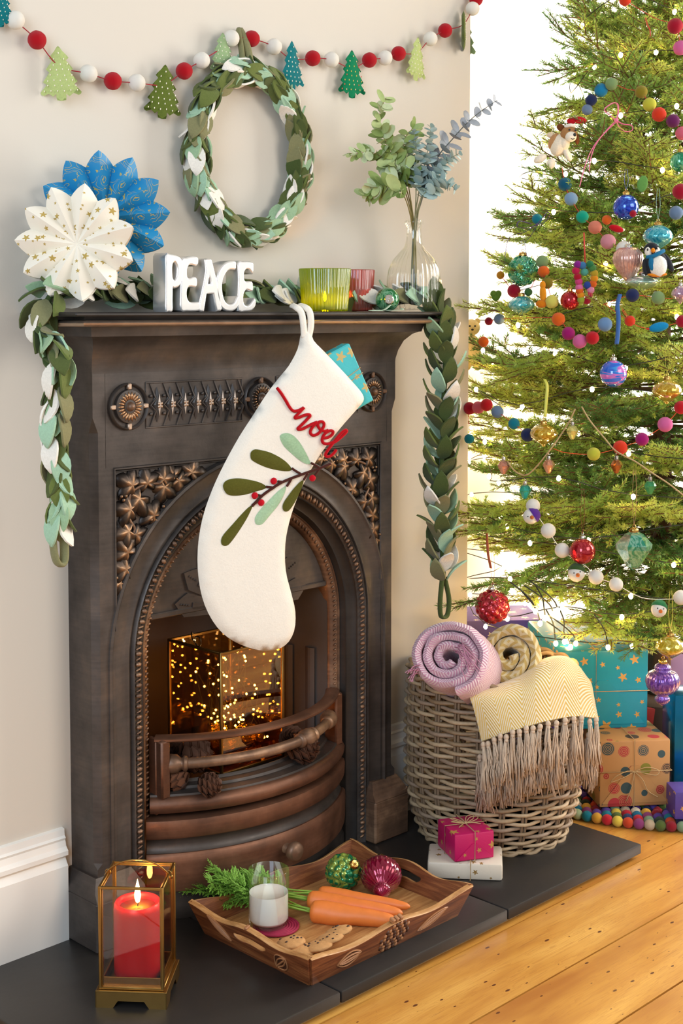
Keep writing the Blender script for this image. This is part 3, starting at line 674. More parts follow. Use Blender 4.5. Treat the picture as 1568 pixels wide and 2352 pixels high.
# ---- PEACE ornament
def pz(L, hole=False): return [((x - 240)/1160, (800 - y)/650) for x, y in L]
SM = lambda L, n=3: [(p.x, p.y) for p in spline([(x, y, 0) for x, y in L], n, True)]
LET = {
 'P': [SM([(246, 140), (290, 132), (345, 138), (400, 160), (430, 215), (436, 320), (425, 420), (385, 490), (335, 512), (308, 500), (303, 560), (300, 700), (300, 798), (262, 800), (240, 790), (242, 600), (246, 350)], 3), SM([(318, 205), (352, 195), (385, 250), (390, 330), (375, 410), (340, 450), (308, 420), (298, 340), (302, 250)], 3)],
 'E': [SM([(442, 192), (490, 170), (550, 150), (612, 148), (632, 165), (628, 215), (605, 232), (560, 218), (515, 228), (488, 285), (484, 360), (500, 415), (545, 420), (590, 402), (612, 420), (612, 475), (595, 498), (545, 490), (500, 505), (480, 570), (485, 650), (520, 712), (590, 722), (652, 718), (652, 780), (600, 796), (480, 795), (430, 788), (430, 640), (436, 400)], 2)],
 'A': [[(742, 182), (775, 172), (806, 176), (830, 260), (870, 420), (905, 590), (938, 775), (930, 790), (890, 794), (870, 690), (848, 574), (738, 576), (722, 690), (704, 798), (672, 800), (652, 790), (690, 620), (730, 450), (756, 300)], [(786, 310), (810, 395), (830, 490), (752, 492), (768, 400)]],
 'C': [SM([(1128, 192), (1050, 198), (980, 240), (920, 330), (892, 450), (896, 580), (925, 700), (975, 775), (1050, 797), (1115, 785), (1165, 730), (1178, 655), (1166, 640), (1130, 715), (1070, 745), (1010, 728), (965, 660), (942, 540), (948, 430), (980, 345), (1025, 285), (1075, 262), (1126, 264), (1132, 230)], 2)],
 'E2': [SM([(1186, 206), (1230, 194), (1300, 190), (1366, 200), (1374, 240), (1368, 298), (1335, 262), (1290, 252), (1252, 285), (1240, 345), (1246, 420), (1280, 452), (1340, 444), (1362, 462), (1362, 536), (1330, 530), (1285, 518), (1245, 560), (1228, 640), (1240, 730), (1290, 762), (1345, 740), (1396, 676), (1398, 735), (1350, 788), (1260, 798), (1182, 794), (1186, 620), (1192, 400)], 2)]}
ALU = plain('#f1eeea', .27, .75, name='polished_aluminium')
pa = at(384, 700, 'y', -.15); pb = at(586, 700, 'y', -.15); PW = pb.x - pa.x; PH = .104
peace = thing('peace_ornament', 'polished metal word ornament spelling PEACE on the mantel', 'ornament', TR(pa.x, -.128, SHELF))
for k in 'P E A C E2'.split():
    me = curve_mesh([[(x*PW, y*PH) for x, y in pz(s)] for s in LET[k]], .018, .0035, ALU)
    ob('letter', me, peace, TR(0, 0, .0036) @ Matrix.Rotation(pi/2, 4, 'X'))
# ---- coloured glass votives with lit tealights
def votive(label, c, r, h, col, n=38):
    root = thing('votive_holder', label, 'candle holder', TR(c), 'glass candle holders on the mantel'); fl = lambda a, z: 1 + .028*abs(cos(a*n/2))
    b = B(); rb = r*.86
    prof = [(.001, .004), (rb - .004, .004), (rb, .001), (rb + .001, .006), (r, h - .002), (r - .0008, h), (r - .004, h), (rb - .004, .012), (rb - .012, .009), (.001, .009)]
    b.lathe(prof, n*6, rfun=lambda a, z: 1.0 if z < .005 and False else fl(a, z), caps=False)
    ob('glass_cup', b.mesh('glass_cup', tinted(col), smooth=180), root)
    tl = thing('tealight', 'lit tealight burning inside the ' + label.split(' on ')[0], 'candle', TR(V(c) + V((0, 0, .0095))), 'tealights in the glass holders')
    b = B(); b.lathe([(0, 0), (.019, 0), (.0195, .014), (.0188, .014), (.0185, .011), (0, .011)], 20); ob('tealight_cup', b.mesh('tealight_cup', plain('#d8d5cf', .3, 1.0)), tl)
    b = B(); b.lathe([(0, .011), (.0185, .0115), (0, .0118)], 20); ob('wax', b.mesh('wax', plain('#f3e7c6', .5)), tl)
    b = B(); b.lathe([(0, .013), (.003, .018), (.0034, .023), (.002, .031), (0, .037)], 10); ob('flame', b.mesh('flame', emit('#ffb050', 700), smooth=180), tl)
vl = at(746, 700, 'y', -.118); votive('lime green fluted glass candle holder on the mantel', (vl.x, vl.y, SHELF), .0565, .095, '#c6dc22')
vp = at(815, 700, 'y', -.06); votive('coral pink fluted glass candle holder on the mantel behind the lime one', (vp.x, vp.y, SHELF), .0445, .097, '#ff9d90', 32)
# ---- fluted bottle vase
vv = at(950, 700, 'y', -.118); VB = V((vv.x, vv.y, SHELF))
vase = thing('bottle_vase', 'clear fluted glass bottle vase at the right end of the mantel', 'vase', TR(VB))
VPROF = [(.04, 0), (.058, .002), (.0625, .012), (.0635, .04), (.063, .075), (.059, .1), (.049, .122), (.034, .14), (.0235, .152), (.0195, .165), (.0175, .185), (.0182, .2), (.0225, .208), (.0225, .213), (.020, .214)]
def vf(a, z): return 1 + .026*cos(a*30)*min(1, max(0, (.16 - z)/.05))
b = B(); inner = [(r - .0028, z + .003) for r, z in VPROF][::-1]
b.lathe(VPROF + [(.018, .214)] + inner[1:] + [(0, .004)], 180, rfun=vf, caps=False); b.lathe([(0, 0), (.04, 0)], 180, caps=False)
ob('bottle', b.mesh('bottle', pane('#fdfdfb', .03, 'thin_bottle_glass'), smooth=180), vase)
# ---- foliage stems
def disc_leaf(col, asp, name='eucalyptus_leaf', cup=.15):
    b = B(); vs = []; n = 10
    for i in range(n):
        a = 2*pi*i/n; vs.append((.5 + .5*cos(a), .5*asp*sin(a), cup*abs(sin(a))*asp*.5 - .06*cos(a)))
    vs.append((.5, 0, -.03)); b.add(vs, [(i, (i + 1) % n, n) for i in range(n)]); b.add([(x, y, z - .012) for x, y, z in vs], [((i + 1) % n, i, n) for i in range(n)]); return b.mesh(name, plain(col, .6, var=.15, vs=5, name='eucalyptus_leaf'), smooth=180)
SILV = [disc_leaf('#a9bdb8', .9), disc_leaf('#93a8a6', .8), disc_leaf('#bccdc6', .85)]; SLATEL = [disc_leaf('#8d939c', .9), disc_leaf('#9ba1a8', .8)]
GRN = [disc_leaf('#8fa35c', .5), disc_leaf('#a6b578', .55), disc_leaf('#7a8f48', .48), disc_leaf('#bcc69a', .6)]
def stem(label, path, Z, leaves, n0, sz, style, col, r=.0016, grp=None):
    P = [V((VB.x, VB.y, SHELF + .02)) + V((random.uniform(-.015, .015), random.uniform(-.015, .015), 0)), V((VB.x, VB.y, SHELF + .18)) + V((random.uniform(-.006, .006), random.uniform(-.006, .006), 0))]
    for i, (px, py) in enumerate(path):
        q = W(px, py, Z[i] if isinstance(Z, (list, tuple)) else Z); q.y = min(q.y, -.02) if q.x < WR else q.y; P.append(q)
    C = spline(P, 8); root = thing('foliage_stem', label, 'foliage', TR(VB), 'stems in the bottle vase'); C = [p - VB for p in C]
    b = B(); b.tube(C, lambda t: r*(1.15 - .75*t), 5); ob('stalk', b.mesh('stalk', plain(col, .7)), root)
    acc = [0]
    for i in range(1, len(C)): acc.append(acc[-1] + (C[i] - C[i - 1]).length)
    s0 = acc[16]; L = acc[-1] - s0
    for k in range(n0):
        f = (k + .3)/n0; d = s0 + L*(.04 + .96*f); i = max(1, min(len(C) - 1, next((j for j, a in enumerate(acc) if a >= d), len(C) - 1))); p = C[i]; t = (C[i] - C[i - 1]).normalized()
        s = sz*(1.05 - .65*f**1.6) if style != 'green' else sz*random.uniform(.65, 1.1)*(1.1 - .45*f)
        a = random.uniform(0, 2*pi) if style == 'green' else (k % 2)*pi/2 + random.uniform(-.4, .4)
        u = t.orthogonal().normalized(); w = t.cross(u)
        for m in range(2):
            if style == 'green' and m and random.random() < .35: continue
            d2 = (u*cos(a + pi*m) + w*sin(a + pi*m)); dr = d2 + t*(.55 if style != 'green' else .9*random.uniform(.2, 1.2)); nr = t + V((random.uniform(-.5, .5), random.uniform(-.9, .2), random.uniform(-.3, .6)))
            if style == 'green': nr = V((-.6, -.7, .5)) + V((random.uniform(-.7, .7), random.uniform(-.7, .7), random.uniform(-.5, .5)))
            ob('eucalyptus_leaf', random.choice(leaves), root, frame(dr, nr, p) @ S(s))
    return root
stem('tall silvery blue eucalyptus stem leaning out past the wall corner', [(965, 470), (1000, 370), (1040, 318), (1075, 280), (1105, 255), (1142, 230)], [3.25, 3.24, 3.22, 3.2, 3.18, 3.16], SLATEL, 16, .044, 'disc', '#6b6f68', .0019)
stem('pale blue eucalyptus stem rising straight up in the bottle', [(960, 450), (975, 380), (985, 330), (989, 290)], 3.22, SILV, 17, .034, 'disc', '#8b8f70')
stem('pale blue eucalyptus stem just left of the straight one', [(955, 450), (955, 400), (957, 350), (950, 300)], 3.2, SILV, 17, .03, 'disc', '#8b8f70')
stem('short pale blue eucalyptus stem bending low to the right', [(965, 460), (990, 430), (1015, 415), (1046, 434)], 3.2, SILV, 16, .034, 'disc', '#8b8f70')
stem('pale blue eucalyptus stem bending right below the tall one', [(968, 450), (995, 400), (1025, 370), (1055, 352)], 3.22, SILV, 17, .034, 'disc', '#8b8f70')
stem('tall wispy green leaf stem bending left at the top', [(935, 440), (905, 370), (880, 310), (872, 260), (886, 225)], [3.22, 3.2, 3.18, 3.16, 3.16], GRN, 26, .046, 'green', '#8a7f4a')
stem('long green leaf stem drooping out to the far left', [(930, 440), (895, 380), (860, 352), (825, 352), (797, 357)], [3.22, 3.2, 3.18, 3.16, 3.15], GRN, 22, .042, 'green', '#8a7f4a')
stem('low green leaf stem spreading left above the bottle neck', [(930, 455), (900, 430), (865, 430), (838, 450)], 3.18, GRN, 24, .05, 'green', '#8a7f4a')
stem('upright green leaf stem in the middle of the bunch', [(940, 440), (928, 370), (930, 320), (950, 292)], 3.22, GRN, 26, .048, 'green', '#8a7f4a')
# ---- marbled bauble on the mantel
def cap_mesh(r): 
    b = B(); b.lathe([(r, 0), (r*1.05, .002), (r, .007), (r*.8, .009), (0, .0095)], 18, rfun=lambda a, z: 1 + .05*cos(9*a)); b.tube([(r*.35*cos(t*pi/6), 0, .0135 + r*.35*sin(t*pi/6)) for t in range(12)], .0008, 5, True); return b
GOLD = plain('#c9a25a', .25, 1.0, name='gold_cap'); SILVER = plain('#d6cfc6', .2, 1.0, name='silver_cap')
q = at(889, 684, 'y', -.15); mb = thing('marbled_bauble', 'green marbled glass bauble lying on the mantel beside the pink glass', 'bauble', TR(q.x, q.y, SHELF + .0275))
b = B(); b.ball(r=.0275, sub=4); ob('ball', b.mesh('ball', mercury('#0e7a3e', .08, '#8fc9a0', .3), smooth=180), mb)
ob('cap', cap_mesh(.011).mesh('cap', SILVER), mb, frame((0, 0, 1), (-.5, -.6, -.35)) @ TR(0, 0, .0255))
b = B(); b.tube(spline([(-.02, -.028, -.012), (-.045, -.03, -.0235), (-.075, -.018, -.0245), (-.05, -.006, -.024), (-.03, -.03, -.0245), (.0, -.045, -.0235), (.015, -.03, -.02)], 6), .004, 6, flat=.15); ob('ribbon', b.mesh('ribbon', plain('#b9cdb5', .5, name='organza'), smooth=180), mb)
# ---- leaf garland along the mantel, hanging at both ends
lg = thing('leaf_garland', 'long green and white felt leaf garland along the mantel, hanging down both ends', 'garland')
def LP_(px, py, Z): return W(px, py, Z)
Zl = 2.50; Zr = 3.27
path = [(1018, 1330, Zr), (1014, 1230, Zr), (1010, 1130, Zr), (1016, 1030, Zr), (1018, 930, Zr), (1022, 840, Zr), (1016, 760, Zr), (1000, 700, 3.26)]
pth = [W(*p) for p in path] + [V((.93, -.135, SHELF + .028)), V((.84, -.12, SHELF + .025)), V((.72, -.05, SHELF + .026)), V((.6, -.055, SHELF + .028)), V((.5, -.06, SHELF + .028)), V((.36, -.05, SHELF + .028)), V((.2, -.055, SHELF + .028)), V((.07, -.07, SHELF + .03)), V((-.03, -.085, SHELF + .034)), V((-.088, -.092, SHELF + .034)), V((-.118, -.098, SHELF - .02))]
pth += [W(p[0], p[1], Zl) for p in ((130, 820), (128, 900), (128, 980), (132, 1060), (138, 1140), (140, 1200))]
C = spline(pth, 10); acc = [0]
for i in range(1, len(C)): acc.append(acc[-1] + (C[i] - C[i - 1]).length)
LT = acc[-1]; b = B(); b.tube(C[::2], .006, 6); ob('cord', b.mesh('cord', felt(LHEX['forest']), smooth=180), lg)
step = LT/98; j = 0
for n_ in range(98):
    d = (n_ + .5)*step
    while acc[j + 1] < d and j < len(C) - 2: j += 1
    p = C[j].lerp(C[j + 1], (d - acc[j])/max(1e-6, acc[j + 1] - acc[j])); t = (C[j + 1] - C[j]).normalized()
    u = V((0, -1, 0)) if abs(t.y) < .8 else V((1, 0, 0)); u = (u - t*u.dot(t)).normalized(); w = t.cross(u)
    on_shelf = p.z > SHELF; right = p.x > .9 and not on_shelf
    for k in range(3):
        ph = 2*pi*k/3 + (n_ % 2)*pi/3 + random.uniform(-.3, .3) + .5; r = u*cos(ph) + w*sin(ph)
        if on_shelf and r.z < -.3: r.z *= -.6; r.normalize()
        if not on_shelf and not right and r.x > .55: r.x *= .3; r.normalize()
        lift = random.uniform(.3, .75) if on_shelf else (random.uniform(.45, 1.0) if right else random.uniform(.1, .36))
        me = pick(); M = frame(t + r*lift, r - t*.3, p + r*.006 - t*.012)
        ob('felt_leaf', me, lg, M if not right else M @ S(1.0))
e1 = W(1018, 1326, Zr); dz = (1420 - 1326)*Zr/FPX
b = B(); b.tube(spline([e1 + V((.004, 0, 0)), e1 + V((.017, -.003, -dz*.55)), e1 + V((.013, -.003, -dz*.92)), e1 + V((0, -.003, -dz)), e1 + V((-.013, -.003, -dz*.92)), e1 + V((-.015, -.003, -dz*.55)), e1 + V((-.004, 0, 0))], 6), .0075, 8, flat=.55); ob('end_loop', b.mesh('end_loop', felt(LHEX['dolive']), smooth=180), lg)
e2 = W(133, 1196, Zl); dz = (1296 - 1196)*Zl/FPX
b = B(); b.tube(spline([e2 + V((-.012, 0, .012)), e2 + V((-.013, -.004, -dz*.6)), e2 + V((-.006, -.006, -dz*.97)), e2 + V((.008, -.004, -dz*.97)), e2 + V((.013, 0, -dz*.6)), e2 + V((.006, 0, .01))], 6), .0105, 8, flat=.5); ob('end_loop', b.mesh('end_loop', felt(LHEX['moss']), smooth=180), lg)
# ---- stocking
SO = at(700, 720, 'y', -.214); sa = radians(20); SN = V((-sin(sa), -cos(sa), 0)); SU = V((cos(sa), -sin(sa), 0))
SM4 = Matrix((SU, V((0, 0, 1)), SN)).transposed().to_4x4(); SM4.translation = SO; SI = SM4.inverted()
def sp(px, py): q = SI @ onplane(px, py, SO, SN); return (q.x, q.y)
OUT = [(693, 762), (683, 802), (663, 840), (640, 868), (612, 905), (580, 955), (548, 1005), (515, 1065), (487, 1125), (465, 1190), (454, 1260), (456, 1330), (470, 1390), (498, 1440), (535, 1472), (580, 1490), (620, 1495), (655, 1482), (675, 1450), (678, 1405), (668, 1360), (656, 1310), (655, 1250), (664, 1200), (680, 1150), (705, 1095), (738, 1040), (780, 985), (815, 945), (834, 922), (832, 905), (812, 880), (780, 845), (745, 808), (720, 782), (713, 760)]
st = thing('christmas_stocking', 'cream felt stocking embroidered noel with a leafy sprig, hanging from the mantel', 'stocking', SM4)
WOOL = felt('#efe8da', .05)
b = B(); b.puff([(p.x, p.y) for p in spline([(*sp(x, y), 0) for x, y in OUT], 3, True)], .011, .014, .014, crown=.003); ob('stocking_body', b.mesh('stocking_body', WOOL, smooth=75, weld=True), st)
def lp(px, py, dz=.0): return V((*sp(px, py), dz))
b = B(); b.tube(spline([lp(697, 775, .003), lp(694, 745, .006), lp(690, 718, .004), lp(682, 706, -.004), V((sp(684, 700)[0], sp(684, 706)[1] + .004, -.03))], 5), .0075, 8, flat=.6); b.tube(spline([lp(708, 775, .001), lp(712, 745, .004), lp(710, 718, .003), lp(703, 706, -.004), V((sp(700, 700)[0], sp(700, 706)[1] + .004, -.03))], 5), .0075, 8, flat=.6); ob('hanging_loop', b.mesh('hanging_loop', WOOL, smooth=180), st)
# yarn embroidery
def zp(x, y): return (440 + x/3.5636, 760 + y/3.5636)
ZT = .0172
YARN = felt('#b40d18', .1)
def stroke(L, r, mat, name, z=ZT, n=5):
    b = B(); b.tube(spline([lp(*zp(*p), z) for p in L], n), r, 7, flat=1); return ob(name, b.mesh(name, mat, smooth=180), st)
stroke([(672, 462), (705, 505), (740, 560), (775, 620), (805, 650), (838, 650), (872, 636), (890, 625), (868, 650), (835, 685), (818, 708), (850, 705), (890, 688), (925, 680), (942, 690), (915, 722), (878, 760), (848, 788), (845, 800), (880, 798), (925, 775), (965, 755), (1000, 742)], .0034, YARN, 'lettering')
stroke([(1000, 745), (972, 770), (948, 805), (945, 832), (968, 850), (1005, 838), (1040, 800), (1055, 765), (1045, 740), (1015, 742), (1005, 768), (1025, 800), (1060, 815), (1090, 808)], .0034, YARN, 'lettering')
stroke([(1045, 872), (1085, 868), (1120, 845), (1128, 818), (1105, 812), (1070, 830), (1048, 858), (1040, 890), (1055, 915), (1095, 918), (1140, 900)], .0034, YARN, 'lettering')
stroke([(1110, 918), (1150, 900), (1195, 865), (1235, 825), (1238, 808), (1215, 815), (1175, 855), (1135, 905), (1090, 965), (1068, 1005), (1075, 1022), (1105, 1020), (1135, 995), (1155, 965)], .0034, YARN, 'lettering')
BRN = felt('#4a241c', .15)
stroke([(1112, 1080), (1020, 1118), (900, 1160), (790, 1200), (700, 1240), (630, 1285), (560, 1335), (510, 1385), (470, 1425)], .0030, BRN, 'twig', .0166)
for L in ([(950, 1075), (985, 1092), (1020, 1115)], [(795, 1118), (830, 1142), (870, 1165)], [(585, 1268), (625, 1272), (650, 1280)], [(1022, 1120), (1000, 1150), (978, 1180)], [(925, 1160), (905, 1190), (890, 1215)], [(790, 1205), (770, 1240), (752, 1265)], [(680, 1225), (715, 1228)], [(515, 1335), (550, 1345)]): stroke(L, .0026, BRN, 'twig', .0166, 3)
def applique(L, col):
    b = B(); b.puff([(p.x, p.y) for p in spline([lp(*zp(*p)) for p in L], 4, True)], .0035, .004, .012, back=False); ob('felt_motif', b.mesh('felt_motif', felt(col, .22), smooth=60), st, TR(0, 0, .0146))
applique([(700, 870), (712, 842), (745, 832), (785, 838), (830, 870), (870, 920), (905, 980), (935, 1040), (948, 1082), (905, 1078), (850, 1045), (790, 995), (730, 935)], '#9fbf98')
applique([(460, 1020), (465, 985), (495, 965), (545, 970), (620, 990), (700, 1030), (760, 1075), (796, 1125), (770, 1142), (700, 1138), (600, 1115), (520, 1082), (470, 1050)], '#59571f')
applique([(236, 1270), (250, 1230), (290, 1208), (360, 1200), (450, 1212), (530, 1232), (585, 1262), (578, 1285), (500, 1310), (410, 1335), (320, 1342), (265, 1325)], '#59571f')
applique([(750, 1270), (735, 1270), (680, 1310), (610, 1380), (545, 1450), (500, 1515), (498, 1560), (520, 1580), (560, 1570), (620, 1500), (685, 1420), (735, 1330)], '#a9c8a2')
applique([(893, 1215), (870, 1225), (820, 1275), (770, 1340), (730, 1400), (722, 1445), (740, 1470), (775, 1462), (820, 1400), (860, 1320), (888, 1250)], '#59571f')
applique([(475, 1430), (450, 1432), (390, 1490), (310, 1580), (240, 1660), (220, 1710), (232, 1745), (270, 1748), (310, 1710), (380, 1610), (440, 1510)], '#59571f')
for x, y in ((646, 1222), (492, 1340), (543, 1397), (962, 1198)):
    b = B(); b.ball(lp(*zp(x, y), .017), .0075, 2, sq=(1, 1, .6)); ob('felt_berry', b.mesh('felt_berry', felt('#bd0f20'), smooth=180), st)
# gift in the stocking
TW = plain('#b79a6e', .85, name='jute_twine')
def bxp(px, py, dz=-.016): return lp(px, py, dz)
a0, a1, a2, a3 = bxp(752, 822), bxp(812, 790), bxp(860, 920), bxp(800, 952)
xv = (a1 - a0); yv = (a3 - a0); ang = atan2(xv.y, xv.x); cen = (a0 + a1 + a2 + a3)/4; cen.z = -.030
Mg = SM4 @ TR(cen) @ rotz(ang); gw, gh, gd = xv.length*1.02, yv.length*1.05, .034
gs = thing('small_gift', 'small turquoise star print gift poking out of the stocking top', 'present', Mg)
b = B(); b.box((-gw/2, -gh/2, -gd/2), (gw/2, gh/2, gd/2), bev=.0025); ob('wrapping', b.mesh('wrapping', star_paper('#3fb6ba', '#c2a868', 24, .42), smooth=0, uv=True), gs)
b = B()
for y in (-.012, .0):
    b.tube([(-gw/2 - .001, y, gd/2 + .001), (gw/2 + .001, y + .010, gd/2 + .001), (gw/2 + .001, y + .010, -gd/2), (-gw/2 - .001, y, -gd/2)], .0009, 5, True)
b.tube([(-gw*.28, -gh/2 - .001, gd/2 + .001), (-gw*.31, gh/2 + .001, gd/2 + .001), (-gw*.31, gh/2 + .001, -gd/2), (-gw*.28, -gh/2, -gd/2)], .0009, 5, True); ob('twine', b.mesh('twine', TW), gs)
# ================================================================== ON THE HEARTH
BRASS = plain('#97743f', .36, 1.0, var=.15, vs=30, name='aged_brass')
# ---- brass lantern with the red candle
LA = radians(-48.7); LC = V((-.05, -.288, HZ)); ML = TR(LC) @ rotz(LA)
ln = thing('brass_lantern', 'square brass and glass lantern holding a lit red candle on the hearth', 'lantern', ML)
def post_frame(root, h, z0, z1, r, mat, name, rails=True, inset=0):
    for sx, sy in ((-1, -1), (1, -1), (1, 1), (-1, 1)):
        b = B(); b.box((sx*h - r, sy*h - r, z0), (sx*h + r, sy*h + r, z1), bev=r*.35); ob('corner_post', b.mesh('corner_post', mat), root)
    for z in (z0 + r, z1 - r):
        for k in range(4):
            b = B(); b.box((-h, h - r*.9, z - r*.9), (h, h + r*.9, z + r*.9), bev=r*.3); ob('rail', b.mesh('rail', mat), root, rotz(k*pi/2))
hb = .065
foot = [(-hb, 0), (-hb, .03), (hb, .03), (hb, 0), (.033, 0), (.024, .013), (-.024, .013), (-.033, 0)]
b = B()
for k in range(4):
    b.prism(foot, hb - .002, hb, rotz(k*pi/2) @ Matrix(((1, 0, 0, 0), (0, 0, -1, 0), (0, 1, 0, 0), (0, 0, 0, 1))))
b.box((-hb, -hb, .0285), (hb, hb, .031), bev=.0008); ob('base', b.mesh('base', BRASS, smooth=0), ln)
post_frame(ln, .057, .031, .222, .0028, BRASS, 'f'); post_frame(ln, .0535, .033, .219, .0016, BRASS, 'g')
b = B()
for k in range(4): b.box((-.053, .051, .034), (.053, .0535, .052), bev=.0008, M=rotz(k*pi/2))
ob('tray_rim', b.mesh('tray_rim', BRASS, smooth=0), ln)
PG = pane('#fdf6ee', .02)
for k in range(4):
    b = B(); b.box((-.053, .0543, .034), (.053, .0557, .218)); ob('pane', b.mesh('pane', PG, smooth=0), ln, rotz(k*pi/2))
b = B(); b.tube(spline([(-.061, .012, .214), (-.058, .0, .222), (-.045, -.004, .236), (-.02, -.008, .249), (.01, -.008, .252), (.035, -.004, .244), (.053, .004, .226), (.06, .012, .215)], 6), .0017, 8)
for sx in (-1, 1): b.ball((sx*.0605, .012, .214), .0042, 2); b.tube([(sx*.057 + .0045*cos(t*pi/6), .008, .222 + .0045*sin(t*pi/6)) for t in range(12)], .001, 5, True)
ob('handle', b.mesh('handle', BRASS, smooth=180), ln)
cz = .036
cn = thing('pillar_candle', 'thick red pillar candle burning inside the brass lantern on the hearth', 'candle', ML @ TR(0, 0, cz))
t = NT('red_candle_wax'); t.pset(Base_Color=lin('#b8000f'), Roughness=.35, Subsurface_Weight=.8, Subsurface_Radius=(.035, .004, .003), Subsurface_Scale=.9, Coat_Weight=.12); RWAX = t.m
t = NT('molten_wax'); t.pset(Base_Color=lin('#f0b53c'), Roughness=.15, Subsurface_Weight=.6, Subsurface_Radius=(.02, .01, .003), Subsurface_Scale=.5); MWAX = t.m
b = B(); b.lathe([(0, 0), (.043, .0), (.0445, .003), (.0445, .122), (.0435, .131), (.0405, .1355), (.0365, .1345), (.0345, .129), (.033, .123), (0, .122)], 48, rfun=lambda a, z: 1 + .006*sin(3*a)); ob('wax_body', b.mesh('wax_body', RWAX, smooth=60), cn)
b = B(); b.lathe([(0, .1238), (.0325, .1238), (.0345, .1255)], 40, rfun=lambda a, z: 1 + (.02*sin(17*a) if z > .125 else 0)); ob('melt_pool', b.mesh('melt_pool', MWAX, smooth=180), cn)
b = B(); b.tube(spline([(0, 0, .122), (.0005, 0, .13), (.002, 0, .136)], 4), .0011, 6); ob('wick', b.mesh('wick', plain('#221512', .9)), cn)
b = B(); b.lathe([(0, .131), (.0035, .134), (.0055, .141), (.006, .147), (.0045, .157), (.0022, .168), (0, .177)], 14, Matrix.Shear('XZ', 4, (0, 0)) if 0 else None); ob('flame', b.mesh('flame', emit('#ffb765', 55), smooth=180), cn)
pl = bpy.data.lights.new('candle_glow', 'POINT'); pl.energy = .4; pl.color = (1, .62, .28); pl.shadow_soft_size = .006; plo = bpy.data.objects.new('candle_glow', pl); COL.objects.link(plo); plo.location = ML @ V((0, 0, cz + .183))
# ---- carved tray
TA = 0.0; TC = V((.402, -.343, HZ)); MT = TR(TC) @ rotz(TA)
tr = thing('carved_tray', 'carved wooden tray with wavy rim and cut out handles on the hearth', 'tray', MT)
TWOOD = wood(('#4d2814', '#7a4526', '#9f653a'), (2.2, 30, 30), .42, 4, .2); TLITE = wood(('#8a5a34', '#b4834f', '#cfa370'), (2.2, 24, 24), .42, 4, .15)
LX, LY = .231, .174; FLR = .022
b = B(); b.box((-LX + FLR, -LY + FLR, .001), (LX - FLR, LY - FLR, .014), bev=.002); ob('tray_base', b.mesh('tray_base', wood(('#8a5a33', '#b07c49', '#c99a63'), (2.2, 26, 26), .4, 4, .12), smooth=0), tr)
def rimz(t, k):   # t in -1..1 along a side
    c = cos(2*pi*t); e = abs(t)**4
    return (.049 + .013*(.5 + .5*c) + .004*e) if not k else (.055 + .012*(.5 + .5*c))
def side(hl, off, ang, handle, name):
    n = 36; zt = .08; out = []
    for i in range(n + 1):
        t = -1 + 2*i/n; f = 1; out.append((t*(hl), rimz(t, handle)))
    poly = [(hl - FLR, 0), ] + out[::-1] + [(-hl + FLR, 0)]
    sp_ = [poly]
    if handle:
        sl = [(-.046, .036), (-.03, .029), (0, .032), (.03, .029), (.046, .036), (.047, .044), (.035, .046), (0, .050), (-.035, .046), (-.047, .044)]
        sp_.append([(p.x, p.y) for p in spline([(x, y, 0) for x, y in sl], 3, True)])
    me = curve_mesh(sp_, .0045, .0016, TWOOD, TLITE)
    for p in me.polygons:
        if p.normal.y > .5 and p.center.y > .042 or (handle and abs(p.center.x) < .05 and abs(p.normal.z) < .3 and .025 < p.center.y < .06): p.material_index = 1
    tilt = math.atan2(FLR, .06)
    M = rotz(ang) @ TR(0, -(off - FLR) , .002) @ Matrix.Rotation(pi/2 + tilt, 4, 'X')
    s = ob(name, me, tr, M); return s, M
sd = [side(LX, LY, 0, False, 'tray_side'), side(LX, LY, pi, False, 'tray_side'), side(LY, LX, -pi/2, True, 'tray_end'), side(LY, LX, pi/2, True, 'tray_end')]
CARVE = plain('#4a2816', .5, var=.2, vs=60, name='carved_dark_wood'); CREST = plain('#a4714a', .45, var=.2, vs=60, name='carved_crest')
def leafpoly(L, w, n=12): return [(L*(i/n - .5), w*.5*sin(pi*i/n)**.8) for i in range(n + 1)] + [(L*(.5 - i/n), -w*.5*sin(pi*i/n)**.8) for i in range(1, n)]
def carved_leaf(parent, x, y, rot, L, w):
    M = TR(x, y, .0062) @ rotz(rot); b = B(); b.cur = 0; P = leafpoly(L, w); b.prism(P, -.001, .0008, M); b.cur = 1
    b.tube([(p[0], p[1], .0012) for p in P], .0015, 5, True, M=M)
    for s in (-1, 1):
        Q = [(p[0]*.86, p[1]*.72 + s*w*.055) for p in leafpoly(L, w) if p[1]*s >= -1e-6]; b.tube([(q[0], q[1]*.55, .0014) for q in Q], .002, 6, M=M)
    b.tube([(-L*.5, 0, .0012), (L*.5, 0, .0018)], .0013, 5, M=M); ob('carved_leaf', b.mesh('carved_leaf', CARVE, CREST, smooth=60), parent)
carved_leaf(sd[0][0], -.122, .028, radians(8), .062, .032); carved_leaf(sd[0][0], .118, .029, radians(20), .085, .022)
carved_leaf(sd[2][0], .088, .028, radians(40), .046, .034); carved_leaf(sd[2][0], -.088, .04, radians(-35), .07, .02)
carved_leaf(sd[1][0], .118, .036, radians(20), .075, .03); carved_leaf(sd[3][0], .088, .03, radians(40), .046, .03)
